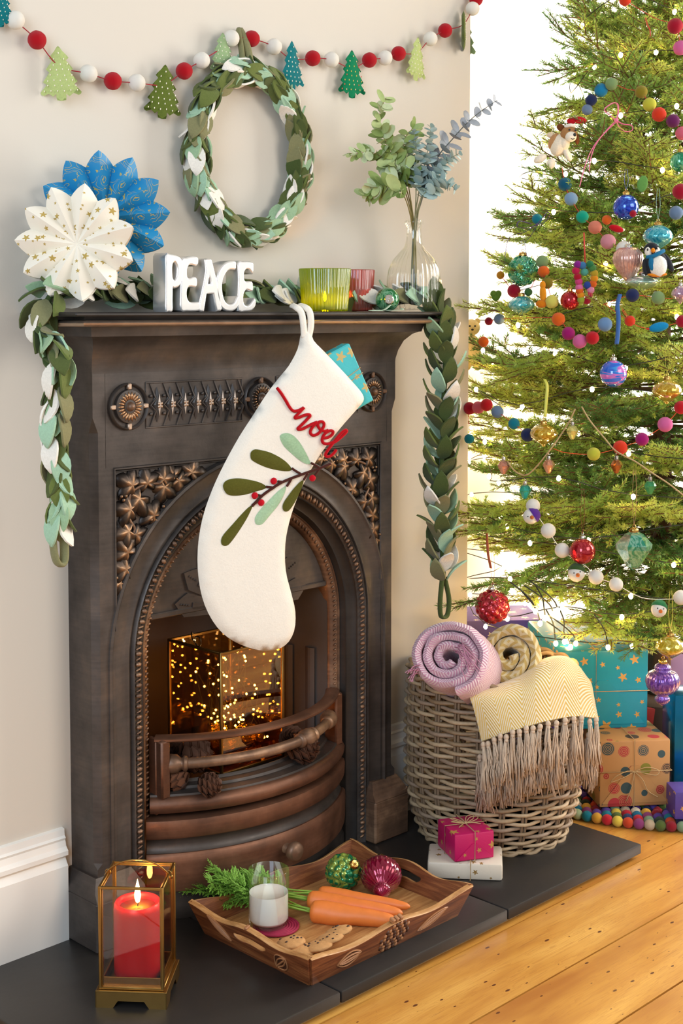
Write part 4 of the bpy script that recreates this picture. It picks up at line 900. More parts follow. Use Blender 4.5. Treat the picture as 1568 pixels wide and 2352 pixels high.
# carved pinecone on the front
b = B()
for r in range(7):
    y = .005 + .0085*r; hw = .034*sin(pi*(.18 + .62*(6 - r)/6))**1.1 + .004
    k = max(2, int(hw*2/.0085))
    for i in range(k + (r % 2)):
        x = -hw + 2*hw*(i + .5*(1 - r % 2))/k - .002 + .012*(r/6); b.cur = (r + i) % 2; b.ball((x, y, .0058), .0056, 1, sq=(.85, 1.15, .5))
ob('carved_pinecone', b.mesh('carved_pinecone', CREST, CARVE, smooth=60), sd[0][0], label='carved pinecone in the middle of the long side')
for k in (0, 2):
    b = B()
    for x in ((-.009, .002, .013) if k == 0 else (.0,)): b.box((x - .004, rimz(0, 1) - .003, -.006), (x + .004, rimz(0, 1) + .006, .006), bev=.0015)
    ob('carved_crest', b.mesh('carved_crest', CREST, smooth=0), sd[k][0])
ZB = HZ + .0145
# ---- coaster, glass of milk
cs = at(634, 2130, 'z', ZB); co = thing('coaster', 'round dark pink coiled coaster under the glass of milk', 'coaster', TR(cs.x, cs.y, ZB))
for i in range(8):
    b = B(); r = .0445 - .0055*i; b.tube([(r*cos(2*pi*k/36), r*sin(2*pi*k/36), .003) for k in range(36)], .003, 6, True); ob('coil', b.mesh('coil', plain('#96163c', .7, var=.35, vs=90), smooth=180), co)
gp = at(617, 2122, 'z', ZB + .006); GR = .0415
gl = thing('milk_glass', 'clear tumbler half full of milk on the wooden tray', 'glass', TR(gp.x, gp.y, ZB + .0062))
CLEAR = pane('#fdfefd', .012, 'clear_glass')
b = B(); b.lathe([(0, .0), (GR - .006, .0), (GR - .0015, .004), (GR, .012), (GR, .113), (GR - .0009, .1138), (GR - .0019, .113), (GR - .002, .014), (GR - .006, .007), (0, .006)], 56); ob('tumbler', b.mesh('tumbler', CLEAR, smooth=60), gl)
t = NT('milk'); t.pset(Base_Color=lin('#fbf9ee'), Roughness=.25, Subsurface_Weight=.3, Subsurface_Radius=(.01, .01, .009), Subsurface_Scale=.5)
b = B(); b.lathe([(0, .0068), (GR - .0064, .0075), (GR - .0026, .014), (GR - .0024, .067), (GR - .003, .0663), (0, .0663)], 48); ob('milk', b.mesh('milk', t.m, smooth=60), gl)
# ---- carrots with feathery tops
CAR = plain('#df7a33', .5, var=.12, vs=50, bump=.35, bs=110, name='carrot_skin'); GRNL = plain('#78a83a', .6, var=.3, vs=40, name='carrot_green'); STK = plain('#86a83c', .5, name='carrot_stalk')
fr_ = None
def frond_mesh(seed):
    rnd = random.Random(seed); b = B(); L = .075
    def leafl(p, d, n, s): b.add([p, p + d*s*.5 + n*s*.16, p + d*s, p + d*s*.5 - n*s*.16], [(0, 1, 2, 3)])
    up = V((0, 0, 1)); b.tube([(0, 0, 0), (L*.5, 0, .004), (L, 0, .0)], .0007, 4)
    for i in range(9):
        x = L*(.12 + .1*i); 
        for s in (-1, 1):
            d = V((.7, s*.75, rnd.uniform(-.35, .5))).normalized(); ln_ = .03*(1 - .07*i); p0 = V((x, 0, .003)); b.tube([p0, p0 + d*ln_], .0005, 3)
            for k in range(5):
                p = p0 + d*ln_*(.2 + .2*k)
                for q in (-1, 1):
                    d2 = (d + V((-d.y, d.x, 0))*q*.9 + up*rnd.uniform(-.4, .5)).normalized(); leafl(p, d2, d2.cross(V((rnd.uniform(-.5, .5), rnd.uniform(-.5, .5), 1))).normalized(), .011*(1 - .06*i)); 
                    leafl(p + d2*.004, (d2 + d*.8).normalized(), d2.cross(up).normalized() if d2.cross(up).length > .1 else V((0, 1, 0)), .008)
    return b.mesh('leaf_frond', GRNL, smooth=180)
FR = [frond_mesh(k) for k in range(3)]
def carrot(label, c0, c1, r, sd_):
    rnd = random.Random(sd_); a = V(c0); d = V(c1) - a; L = d.length; M = frame(d, (0, 0, 1), a); b = B()
    prof = [(.0, 0), (r*.55, .001), (r*.9, .006), (r, .016), (r*.97, L*.3), (r*.8, L*.6), (r*.62, L*.85), (r*.45, L*.95), (r*.2, L*.99), (0, L)]
    pp = [(p.x, p.y) for p in spline([(x, y, 0) for x, y in prof], 4)]
    b.lathe([(max(0, q), z) for q, z in pp], 22, M=Matrix.Rotation(pi/2, 4, 'Y'), rfun=lambda an, z: 1 + .035*sin(an*2 + z*60) + .02*sin(z*190 + an))
    root = thing('carrot', label, 'carrot', M, 'carrots on the wooden tray'); ob('root', b.mesh('root', CAR, smooth=180), root)
    Mi = M.inverted(); 
    for k in range(5):
        tgt = W(rnd.uniform(420, 540), rnd.uniform(2005, 2055), 2.83 + rnd.uniform(-.04, .04)); tgt.z = max(tgt.z, HZ + .03)
        tl = Mi @ tgt; s0 = V((0, rnd.uniform(-.006, .006), rnd.uniform(-.004, .004))); mid = s0.lerp(tl, .5) + V((0, rnd.uniform(-.02, .02), rnd.uniform(-.005, .006)))
        P_ = spline([s0, s0.lerp(mid, .5), mid, tl], 5); b = B(); b.tube(P_, lambda t: .0022*(1 - .55*t), 6); ob('stalk', b.mesh('stalk', STK, smooth=180), root)
        for q in range(4):
            f = .52 + .15*q; p = P_[int(f*(len(P_) - 1))]; dd = (P_[-1] - P_[-4]).normalized() + V((0, rnd.uniform(-.7, .7), rnd.uniform(-.2, .5))); ob('leaf_frond', rnd.choice(FR), root, frame(dd, (rnd.uniform(-.3, .3), rnd.uniform(-.3, .3), 1), p) @ S(rnd.uniform(.7, 1.05)))
rc = .0205
carrot('fat orange carrot nearest the cookies on the tray', at(712, 2092, 'z', ZB + rc), at(912, 2116, 'z', ZB + .012), .0225, 1)
carrot('middle orange carrot of the three lying on the tray', at(706, 2066, 'z', ZB + .024), at(925, 2098, 'z', ZB + .014), .0195, 2)
carrot('orange carrot nearest the green and red baubles on the tray', at(730, 2052, 'z', ZB + .022), at(942, 2083, 'z', ZB + .013), .0165, 3)
# ---- cookies
CK = plain('#c4915a', .85, var=.25, vs=90, bump=.9, bs=160, name='cookie_dough'); CH = plain('#3a2014', .6, name='chocolate')
def cookie(label, p, nrm, sd_, r=.029):
    rnd = random.Random(sd_); M = frame(V((1, .3, 0)), nrm, p); root = thing('cookie', label, 'cookie', M, 'chocolate chip cookies on the tray'); b = B(); of = V((rnd.random()*9, 3, sd_))
    b.ball(r=1, sub=3, sq=(r, r, .0085), fn=lambda c: 1 + .07*noise.noise(c*3 + of) + .05*noise.noise(c*8 + of)); ob('biscuit', b.mesh('biscuit', CK, smooth=180), root)
    for k in range(7):
        a = rnd.uniform(0, 2*pi); q = rnd.uniform(.15, .92); b = B(); z = .0086*sqrt(1 - q*q); b.ball((r*q*cos(a), r*q*sin(a), z), rnd.uniform(.002, .0036), 1, sq=(1, 1, .6)); ob('chocolate_chip', b.mesh('chocolate_chip', CH, smooth=180), root)
c0 = at(668, 2170, 'z', ZB + .01); cookie('cookie nearest the pink coaster, at the left of the others', c0 + V((0, 0, .004)), (-.25, .1, 1), 1)
cookie('cookie lying flat against the front rim of the tray', at(695, 2182, 'z', ZB + .009), (0, .0, 1), 5, .026)
cookie('cookie at the front of the three leaning together', at(732, 2172, 'z', ZB + .014), (.35, .35, 1), 2)
cookie('middle cookie of the three leaning together', at(757, 2155, 'z', ZB + .019), (.4, .42, 1), 3)
cookie('cookie at the back of the three, beside the fat carrot', at(776, 2140, 'z', ZB + .022), (.42, .45, 1), 4)
# ---- baubles on the tray
def knob_ball(r, amp=.07, sub=5, n=70):
    dirs = []
    for i in range(n):
        y = 1 - 2*(i + .5)/n; q = sqrt(1 - y*y); a = i*2.39996; dirs.append(V((q*cos(a), q*sin(a), y)))
    w = 1.8/sqrt(n)
    b = B(); b.ball(r=r, sub=sub, fn=lambda c: 1 - amp + amp*sqrt(max(0, 1 - (min((c - d).length for d in dirs)/w)**2))); return b
q = at(788, 2002, 'z', ZB + .039); kb = thing('textured_bauble', 'green knobbly glass bauble with yellow streaks on the tray', 'bauble', TR(q.x, q.y, ZB + .0385) @ Matrix.Rotation(.9, 4, 'X') @ rotz(.7))
b = knob_ball(.040, .13, 5, 64); ob('ball', b.mesh('ball', mercury('#0b7a4c', .07, '#a9bb4a', .2), smooth=180), kb); ob('cap', cap_mesh(.01).mesh('cap', GOLD), kb, TR(0, 0, .037))
FIN = [(.010, .052), (.017, .047), (.020, .041), (.018, .036), (.020, .034), (.032, .029), (.0385, .018), (.040, .006), (.036, -.008), (.024, -.020), (.013, -.026), (.0125, -.028), (.017, -.032), (.0175, -.038), (.013, -.045), (.006, -.05), (0, -.054)]
def finial(mat, capm, s=1.0, ribs=22, root=None, M=None):
    b = B(); b.lathe(FIN, ribs*4, rfun=lambda a, z: 1 + .05*abs(cos(a*ribs/2)), caps=False); ob('ball', b.mesh('ball', mat, smooth=180), root, (M or Matrix()) @ S(s)); ob('cap', cap_mesh(.010).mesh('cap', capm), root, (M or Matrix()) @ S(s) @ TR(0, 0, .052))
pa_ = at(858, 1972, 'z', ZB + .058); pb_ = at(893, 2062, 'z', ZB + .02); ax = pa_ - pb_
fb = thing('finial_bauble', 'dark red ribbed glass finial bauble lying on the tray', 'bauble', frame((1, -1, 0), ax, pa_.lerp(pb_, .5)) )
finial(mercury('#8a0a30', .08, '#a01240', .35), GOLD, 1.06, 24, fb)
b = B(); b.tube(spline([(0, 0, .066), (.005, .01, .08), (-.012, .022, .088), (-.03, .026, .082), (-.012, .022, .09), (.0, .0, .07)], 6), .0035, 6, flat=.15); ob('ribbon', b.mesh('ribbon', plain('#5a1230', .4), smooth=180), fb)
# ---- gifts stacked on the hearth
def gift(name, label, M, d, paper, bands=(), bow=False, tw=TW, bev=.004, flap=True, group=None, cat='present'):
    """box of size d whose base centre is the origin; bands = list of (axis, offset)"""
    root = thing(name, label, cat, M, group); x, y, z = d[0]/2, d[1]/2, d[2]
    b = B(); b.box((-x, -y, 0), (x, y, z), bev=bev, seg=2); ob('wrapping', b.mesh('wrapping', paper, smooth=30, uv=True), root)
    if flap:
        for s in (-1, 1):
            b = B(); e = .0016
            b.add([(-x*.93, s*(y + e), z*.06), (x*.93, s*(y + e), z*.06), (x*.12, s*(y + e*1.6), z*.62), (-x*.12, s*(y + e*1.6), z*.62), (-x*.93, s*y, z*.03), (x*.93, s*y, z*.03), (x*.12, s*y, z*.62), (-x*.12, s*y, z*.62)],
                  [(0, 1, 2, 3), (1, 5, 6, 2), (0, 3, 7, 4), (3, 2, 6, 7)] if s < 0 else [(3, 2, 1, 0), (2, 6, 5, 1), (4, 7, 3, 0), (7, 6, 2, 3)]); ob('folded_flap', b.mesh('folded_flap', paper, smooth=0, uv=True), root)
    r = .0011; e = r + .0018
    for ax_, o in bands:
        b = B()
        if ax_ == 'x': L = [(-x - e, o, z + e), (x + e, o, z + e), (x + e, o, .001), (-x - e, o, .001)]
        elif ax_ == 'y': L = [(o, -y - e, z + e), (o, y + e, z + e), (o, y + e, .001), (o, -y - e, .001)]
        else: L = [(-x - e, -y - e, o), (x + e, -y - e, o), (x + e, y + e, o), (-x - e, y + e, o)]
        b.tube(L, r, 6, True); ob('twine', b.mesh('twine', tw, smooth=60), root)
    if bow:
        c = V(bow) if isinstance(bow, tuple) else V((0, 0, z + .003)); b = B(); k = .3*min(d[0], d[1]) 
        for a in (.3, 2.6, .7, 3.2): 
            u = V((cos(a), sin(a), 0)); w = V((-sin(a), cos(a), 0)); b.tube(spline([c, c + u*k*.7 + w*k*.3 + V((0, 0, .007)), c + u*k*1.25 + V((0, 0, .008)), c + u*k*.8 - w*k*.25 + V((0, 0, .005)), c], 5), r, 5)
        for a in (-.5, -2.4, 1.6): u = V((cos(a), sin(a), 0)); b.tube(spline([c, c + u*k*.6 + V((0, 0, .003)), c + u*k*1.2 + V((0, 0, .0015))], 4), r, 5)
        b.ball(c + V((0, 0, .001)), .0038, 1); ob('bow', b.mesh('bow', tw, smooth=180), root)
    return root
mc = (V((.757, -.391, 0)) + V((.864, -.319, 0)))/2; pk_ang = math.atan2(-.044, .084)
cfl, cfr = V((.709, -.329, 0)), V((.815, -.459, 0)); ca = math.atan2(cfr.y - cfl.y, cfr.x - cfl.x); dep = V((-sin(ca), cos(ca), 0)); cc = (cfl + cfr)/2 + dep*.055
gift('flat_gift', 'flat cream gift with gold stars on the hearth, under the pink gift', TR(cc.x, cc.y, HZ) @ rotz(ca), (.166, .112, .038), star_paper('#d8ccb9', '#8f6f3c', 30, .3), [('y', .012)], flap=False, bev=.006)
gift('pink_gift', 'small bright pink gift tied with twine, on top of the flat cream one', TR(mc.x, mc.y, HZ + .0398) @ rotz(pk_ang), (.095, .105, .062), star_paper('#c0155c', '#b98a4a', 26, .34), [('x', 0.0), ('y', 0.0)], True)
# ---- lantern, lights, baubles and cones in the grate
GZ = .2845
MB_ = TR(.442, .040, GZ); gb = thing('glass_box_lantern', 'tall brass edged glass box full of fairy lights standing in the fire grate', 'lantern', MB_)
post_frame(gb, .09, 0, .272, .0034, BRASS, 'f')
AMB = pane('#e2c48c', .13, 'amber_tinted_glass')
for k in range(4):
    b = B(); b.box((-.087, .0895, .004), (.087, .0905, .268)); ob('pane', b.mesh('pane', AMB, smooth=0), gb, rotz(k*pi/2))
b = B(); b.box((-.088, -.088, .0015), (.088, .088, .004)); ob('base_plate', b.mesh('base_plate', plain('#caa765', .12, 1.0), smooth=0), gb)
b = B(); b.tube([(-.09 + .0, -.012 + .011*cos(t*pi/8), .283 + .011*sin(t*pi/8)) for t in range(16)], .0013, 6, True); b.tube(spline([(-.09, -.01, .274), (-.088, .01, .285), (-.08, .022, .296), (-.07, .03, .29)], 5), .0013, 6); ob('ring', b.mesh('ring', plain('#4a3a28', .4, 1.0), smooth=180), gb)
fl = thing('fairy_light_string', 'tangle of tiny warm fairy lights inside the glass box in the grate', 'lights', MB_)
rnd = random.Random(5); pts = []
for i in range(70):
    hgt = rnd.random()**1.5*.19 + .045; w_ = .074*(1 - .35*(hgt/.24)); pts.append(V((rnd.uniform(-w_, w_), rnd.uniform(-w_, w_), hgt)))
C = spline(pts, 6); b = B(); b.tube(C, .0007, 4); ob('wire', b.mesh('wire', plain('#3d3a22', .6), smooth=180), fl)
b = B(); b.ball(r=.0027, sub=1); LED = b.mesh('bulb', emit('#ffcf85', 110), smooth=180)
for i in range(0, len(C), 6): ob('bulb', LED, fl, TR(C[i]))
for k, (x, y, z, a) in enumerate(((-.035, -.035, .041, 1.2), (.036, -.03, .040, .2), (.0, .045, .041, 2.4))):
    gbb = thing('gold_bauble', ('gold ribbed bauble at the left in the glass box', 'gold ribbed bauble at the right in the glass box', 'gold ribbed bauble at the back in the glass box')[k], 'bauble', MB_ @ TR(x, y, z) @ rotz(a) @ Matrix.Rotation(1.3, 4, 'X'), 'gold baubles in the glass box')
    b = B(); b.lathe([(.036*sin(pi*i/14), .036*cos(pi*i/14)) for i in range(15)], 88, rfun=lambda a_, z_: 1 + .04*abs(cos(a_*11)), caps=False); ob('ball', b.mesh('ball', plain('#d3a548', .12, 1.0, name='gilded_glass'), smooth=180), gbb); ob('cap', cap_mesh(.009).mesh('cap', GOLD), gbb, TR(0, 0, .035))
b = B(); b.add([(0, -.0, 0), (.35, -.28, .05), (.8, -.42, .18), (1.0, 0, .3), (.8, .42, .18), (.35, .28, .05), (.5, 0, .16)], [(0, 1, 6), (1, 2, 6), (2, 3, 6), (3, 4, 6), (4, 5, 6), (5, 0, 6), (0, 6, 5)]); b.add([(0, 0, -.06), (.35, -.28, -.03), (.8, -.42, .1), (1.0, 0, .2), (.8, .42, .1), (.35, .28, -.03)], [(5, 4, 3, 2, 1, 0)])
CSC = b.mesh('cone_scale', plain('#6a4632', .7, var=.35, vs=3, name='pinecone_scale'), smooth=40)
def pinecone(label, p, ax_, s):
    root = thing('pinecone', label, 'pinecone', frame(V(ax_).cross(V((.3, .2, 1))), ax_, p) @ S(s), 'pinecones in the fire grate'); b = B(); b.lathe([(0, -.5), (.22, -.4), (.3, -.1), (.22, .25), (0, .52)], 10); ob('core', b.mesh('core', plain('#3a2318', .9)), root)
    for i in range(54):
        f = i/54; a = i*2.39996; z = -.42 + .88*f; r = .5*sin(pi*(.25 + .72*f))**.8; ob('cone_scale', CSC, root, TR(0, 0, z) @ rotz(a) @ TR(.12, 0, 0) @ Matrix.Rotation(-.25 - .7*f, 4, 'Y') @ S(max(.3, r*1.25)))
for lab, px, py, z, ax_, s in (('pinecone at the left end of the grate, lying against the post', 396, 1730, .335, (-.6, -.4, .5), .05), ('large pinecone left of the glass box in the grate', 442, 1738, .338, (.8, -.3, .3), .064), ('pinecone low in the left corner of the grate behind the fender', 408, 1792, .312, (-.3, .6, .6), .046), ('small pinecone showing just above the fender left of centre', 476, 1805, .308, (.6, -.6, .4), .044), ('pinecone at the right end of the grate', 690, 1722, .322, (.5, -.5, .6), .062), ('pinecone beside the glass box at the right of the grate', 668, 1700, .325, (-.2, -.7, .6), .05)):
    pinecone(lab, at(px, py, 'z', z), ax_, s)
# ================================================================== BASKET, THROWS, GIFTS, RUG
BC = V((1.047, -.242, HZ)); BH = .40
bk = thing('willow_basket', 'tall round woven willow basket holding rolled throws on the hearth beside the fireplace', 'basket', TR(BC))
def brad(z):
    t = z/BH; return .168 + .034*min(1, t/.28)**.6 + .004*sin(t*pi) - .006*max(0, t - .8)
WIL = [plain(c, .6, var=.3, vs=25, bump=.2, bs=80, name='willow') for c in ('#a38a6a', '#8d7558', '#b59d7c', '#96806a', '#7d6750')]
NS = 24
stk = []
for i in range(NS):
    a = 2*pi*i/NS; b = B()
    for da in (-.020, .020):
        b.tube([(brad(z)*cos(a + da), brad(z)*sin(a + da), z) for z in [BH*k/9 for k in range(10)]], .0036, 5)
    ob('willow_stake', b.mesh('willow_stake', WIL[4], smooth=180), bk)
rnd = random.Random(3); NR = 31; WM = {}
for r in range(NR):
    z = .008 + (BH - .03)*r/(NR - 1); ph = r % 2; key = (ph, r % 5, r // 8)
    if key not in WM:
        rows = B(); n = NS*4; q0 = rnd.random()*6
        P = [((1 + .034*cos(NS/2*2*pi*i/n + ph*pi))*cos(2*pi*i/n), (1 + .034*cos(NS/2*2*pi*i/n + ph*pi))*sin(2*pi*i/n), .013*noise.noise(V((3*cos(2*pi*i/n), 3*sin(2*pi*i/n), q0)))) for i in range(n)]
        rows.tube(P, [.0235 + .0045*noise.noise(V((5*cos(2*pi*i/n), 5*sin(2*pi*i/n), q0 + 9))) for i in range(n)], 6, True); WM[key] = rows.mesh('willow_weaver', WIL[(r*2 + r // 3) % 4], smooth=180)
    ob('willow_weaver', WM[key], bk, TR(0, 0, z) @ rotz(0) @ S(brad(z)))
for k, (z, dr) in enumerate(((BH - .006, .004), (BH + .003, .0), (BH - .002, -.007), (.004, .004))):
    b = B(); n = 120; b.tube([((brad(min(z, BH)) + dr + .004*cos(20*2*pi*i/n + k*2))*cos(2*pi*i/n), (brad(min(z, BH)) + dr + .004*cos(20*2*pi*i/n + k*2))*sin(2*pi*i/n), z + .004*sin(20*2*pi*i/n + k*2)) for i in range(n)], .0052, 7, True)
    ob('rim_braid', b.mesh('rim_braid', WIL[k % 3], smooth=180), bk)
b = B(); b.lathe([(0, .004), (.16, .004)], 32); ob('basket_base', b.mesh('basket_base', WIL[4]), bk)
# ---- rolled throws: a spiral sheet of cloth
def roll(name, label, c, axis, up, R, turns, th, L, mat, oval=1.0, seed=0, cat='blanket'):
    M = frame(axis, up, c); root = thing(name, label, cat, M, 'throws in the willow basket'); n = int(turns*30); rr = lambda t: R*(.16 + .84*(t/turns))
    b = B(); uvs = []; K = 12; rnd = random.Random(seed)
    def P(i, j, off):
        t = turns*i/n; a = 2*pi*(t - turns) - 1.9; r = rr(t) + off + .004*noise.noise(V((cos(a)*2, sin(a)*2, j*.8 + seed)))
        x = L*j/(K - 1) + .014*noise.noise(V((cos(a)*1.3, sin(a)*1.3, t + seed))) + .010*(turns - t)*.5*(1 if j == 0 else 0)
        flare = 1 + .05*sin(pi*j/(K - 1))
        return (x, r*cos(a)*flare, r*sin(a)*oval*flare)
    ring = [(j, 0) for j in range(K)] + [(j, 1) for j in range(K - 1, -1, -1)]
    rows = []
    for i in range(n + 1):
        row = []
        for j, s in ring:
            o = -th*.5 if s == 0 else th*.5
            p = V(P(i, j, o)); 
            row.append(p)
        # round the two rims
        row.insert(K, (row[K - 1] + row[K])*.5 + V((th*.4, 0, 0))); row.append((row[0] + row[-1])*.5 - V((th*.45, 0, 0)))
        rows.append(row)
    b.loft(rows); me = b.mesh('cloth', mat, smooth=60); uv = me.uv_layers.new(name='UVMap').data; m = len(rows[0]); arc = [0]
    for i in range(n): arc.append(arc[-1] + 2*pi*rr(turns*i/n)*turns/n)
    for p in me.polygons:
        for li in p.loop_indices:
            vi = me.loops[li].vertex_index; i, k = divmod(vi, m); j = k if k < K else (2*K - k if k < m - 1 else -.6); uv[li].uv = (arc[i], L*j/(K - 1))
    ob('cloth', me, root); return root, M
PINKW = weave('#c58fa6', '#ead5da', 'herring', 1.25); MUST = weave('#c2a35c', '#dccba0', 'stripe', 1.5); YEL = weave('#d3b055', '#e6dcc4', 'herring', 1.35)
pc = W(1026, 1507, 3.06); pax = (RV*.28 + FV*.85 + V((0, 0, -.40)))
pr_, MP = roll('pink_throw', 'rolled pink and white herringbone throw at the left in the willow basket', pc, pax, (0, 0, 1), .089, 3.1, .0205, .2, PINKW, .9, 1)
FRG = plain('#b87f95', .9, name='pink_fringe'); b = B(); rnd = random.Random(8)
for k in range(22):
    p = V((-.012, -.028 + rnd.uniform(-.012, .012), .030 - k*.0012)); d = V((-.006, rnd.uniform(-.045, -.02), rnd.uniform(-.045, -.01))); b.tube(spline([p, p + d*.4 + V((-.012, 0, .004)), p + d*.8 + V((-.012, rnd.uniform(-.008, .008), 0)), p + d*1.15 + V((-.006, 0, rnd.uniform(-.01, 0)))], 3), .0011, 4)
ob('fringe', b.mesh('fringe', FRG, smooth=180), pr_)
b = B(); q0 = MP.inverted() @ W(955, 1535, 3.05)
for k in range(12):
    q = q0 + V((rnd.uniform(0, .03), rnd.uniform(-.01, .01), rnd.uniform(-.012, .012))); e = MP.inverted() @ (W(935 + rnd.uniform(-8, 14), 1556 + rnd.uniform(-14, 10), 3.02)); b.tube(spline([q, q.lerp(e, .5) + V((-.006, 0, .004)), e], 4), .0012, 4)
ob('fringe', b.mesh('fringe', FRG, smooth=180), pr_)
roll('mustard_throw', 'rolled mustard and cream knitted throw behind the pink one in the basket', W(1168, 1506, 3.16), RV*.10 + FV*.86 + V((0, 0, -.34)), (.35, -.2, 1), .068, 2.3, .022, .22, MUST, 1.12, 5)
# ---- yellow herringbone throw hanging over the rim
ctl = [  # rows from inside the basket, over the ridge and down outside; columns left to right: (px, py, depth)
 [(1075, 1640, 3.30), (1120, 1630, 3.36), (1190, 1620, 3.40), (1260, 1610, 3.42), (1310, 1610, 3.42), (1345, 1630, 3.42)],
 [(1064, 1586, 3.17), (1112, 1586, 3.24), (1180, 1566, 3.28), (1250, 1524, 3.28), (1306, 1524, 3.28), (1350, 1566, 3.28)],
 [(1062, 1583, 3.085), (1115, 1580, 3.11), (1184, 1556, 3.14), (1252, 1516, 3.16), (1310, 1514, 3.17), (1358, 1570, 3.19)],
 [(1080, 1605, 3.06), (1128, 1600, 3.05), (1190, 1586, 3.055), (1250, 1556, 3.07), (1312, 1552, 3.10), (1364, 1600, 3.15)],
 [(1094, 1650, 3.055), (1138, 1642, 3.035), (1192, 1630, 3.03), (1250, 1610, 3.045), (1315, 1600, 3.085), (1368, 1622, 3.14)],
 [(1106, 1702, 3.055), (1148, 1688, 3.03), (1198, 1672, 3.02), (1254, 1656, 3.035), (1320, 1645, 3.08), (1374, 1650, 3.135)]]
G = [[W(*p) for p in row] for row in ctl]
rows = [spline(r, 8) for r in G]; cols = [spline([r[i] for r in rows], 6) for i in range(len(rows[0]))]; nu, nv = len(cols), len(cols[0])
ORG = G[2][2].copy()
yt = thing('yellow_throw', 'yellow herringbone throw with cream tassels hanging over the basket rim', 'blanket', TR(ORG), 'throws in the willow basket')
b = B(); b.grid(lambda u, v: cols[round(u*(nu - 1))][round(v*(nv - 1))] - ORG, nu, nv)
b.grid(lambda u, v: cols[nu - 1 - round(u*(nu - 1))][round(v*(nv - 1))] - ORG + FV*.007 + V((0, 0, -.004)), nu, nv)
me = b.mesh('cloth', YEL, smooth=180); uv = me.uv_layers.new(name='UVMap').data
vv_ = [0]
for j in range(1, nv): vv_.append(vv_[-1] + (cols[nu//2][j] - cols[nu//2][j - 1]).length)
for p in me.polygons:
    for li in p.loop_indices:
        vi = me.loops[li].vertex_index % (nu*nv); i, j = divmod(vi, nv); uv[li].uv = (.33*i/(nu - 1), vv_[j])
ob('cloth', me, yt)
TAS = [plain(c, .95, var=.2, vs=200, name='cotton_tassel') for c in ('#cdb8a0', '#bda791')]
def tassel_mesh(seed, L, mat):
    rnd = random.Random(seed); b = B(); b.ball((0, 0, -.004), .0062, 2, sq=(1, 1, 1.15), fn=lambda c: 1 + .1*noise.noise(c*3 + V((seed, 0, 0)))); b.lathe([(.0046, -.008), (.0052, -.011), (.0048, -.014)], 8)
    for k in range(20):
        a = rnd.uniform(0, 2*pi); q = sqrt(rnd.random()); s = q*.0042; e = q*.0155*rnd.uniform(.7, 1.2); l = L*rnd.uniform(.82, 1.06); w = rnd.uniform(-.006, .006)
        b.tube([(s*cos(a), s*sin(a), -.009), (s*1.3*cos(a) + w, s*1.3*sin(a), -.009 - l*.33), (e*.75*cos(a) - w, e*.75*sin(a), -.009 - l*.68), (e*cos(a), e*sin(a), -.009 - l)], .00125, 4)
    return b.mesh('tassel', mat, smooth=180)
TM = [[tassel_mesh(k, .098, TAS[0]) for k in range(4)], [tassel_mesh(k + 9, .10, TAS[1]) for k in range(4)]]
rnd = random.Random(4); edge = [c[-1] for c in cols]
for lay, (cnt, dz, off) in enumerate(((17, 0.0, -.004), (17, -.038, .010), (15, -.062, .020))):
    for k in range(cnt):
        f = (k + .4)/cnt*(nu - 1); i = int(f); p = edge[i].lerp(edge[min(nu - 1, i + 1)], f - i); p = p + FV*off + V((0, 0, dz + rnd.uniform(-.006, .003)))
        if lay: p += (RV*-.006 if k < 3 else RV*0)
        ob('tassel', TM[min(lay, 1)][rnd.randrange(4)], yt, TR(p - ORG) @ rotz(rnd.uniform(0, 6)) @ Matrix.Rotation(rnd.uniform(-.09, .09), 4, 'X') @ Matrix.Rotation(rnd.uniform(-.12, .05), 4, 'Y'))
# ---- felt ball rug under the tree
TX = V((1.82, -.22, 0))
rg = thing('felt_ball_rug', 'round multicoloured rug of felt balls under the Christmas tree', 'rug', TR(TX.x + .01, TX.y + .02, 0))
RC = ['#8e1f2c', '#7e9a7c', '#b3202f', '#2d2f52', '#5d3f96', '#d8cdb6', '#2b3c63', '#6b4fa8', '#2b3a2c', '#1f6f8e', '#b3c9a0', '#1b7c92', '#d8a33a', '#c52a35', '#e3c84e', '#cc4a2a', '#8d3f74', '#bfae93', '#586b35']
rnd = random.Random(21)
for ring in range(4):
    R = .527 - .0255*ring; n = int(2*pi*R/.0262)
    for i in range(n):
        a = 2*pi*i/n + ring*.02
        if ring and sin(a - radians(225))*0 + cos(a - radians(222)) < .05: continue
        if cos(a - radians(222)) < -.05: continue
        ob('felt_ball', felt_ball_mesh(RC[(i*7 + ring*5) % len(RC)] if ring else RC[i % len(RC)]), rg, TR(R*cos(a), R*sin(a), .0138) @ rotz(rnd.random()*6) @ S(.0137))
b = B()
for ring in range(4, 20):
    R = .527 - .0255*ring; n = max(1, int(2*pi*R/.0262))
    for i in range(n): a = 2*pi*i/n; b.cur = rnd.randrange(4); b.ball((R*cos(a), R*sin(a), .0135), .0136, 1)
for i in range(120):
    a = 2*pi*i/120
    if cos(a - radians(222)) < -.05: b.cur = i % 4; b.ball((.527*cos(a), .527*sin(a), .0135), .0136, 1)
o_ = ob('felt_balls', b.mesh('felt_balls', felt('#8e1f2c'), felt('#2b3c63'), felt('#586b35'), felt('#6b4fa8'), smooth=180), rg, kind='stuff')
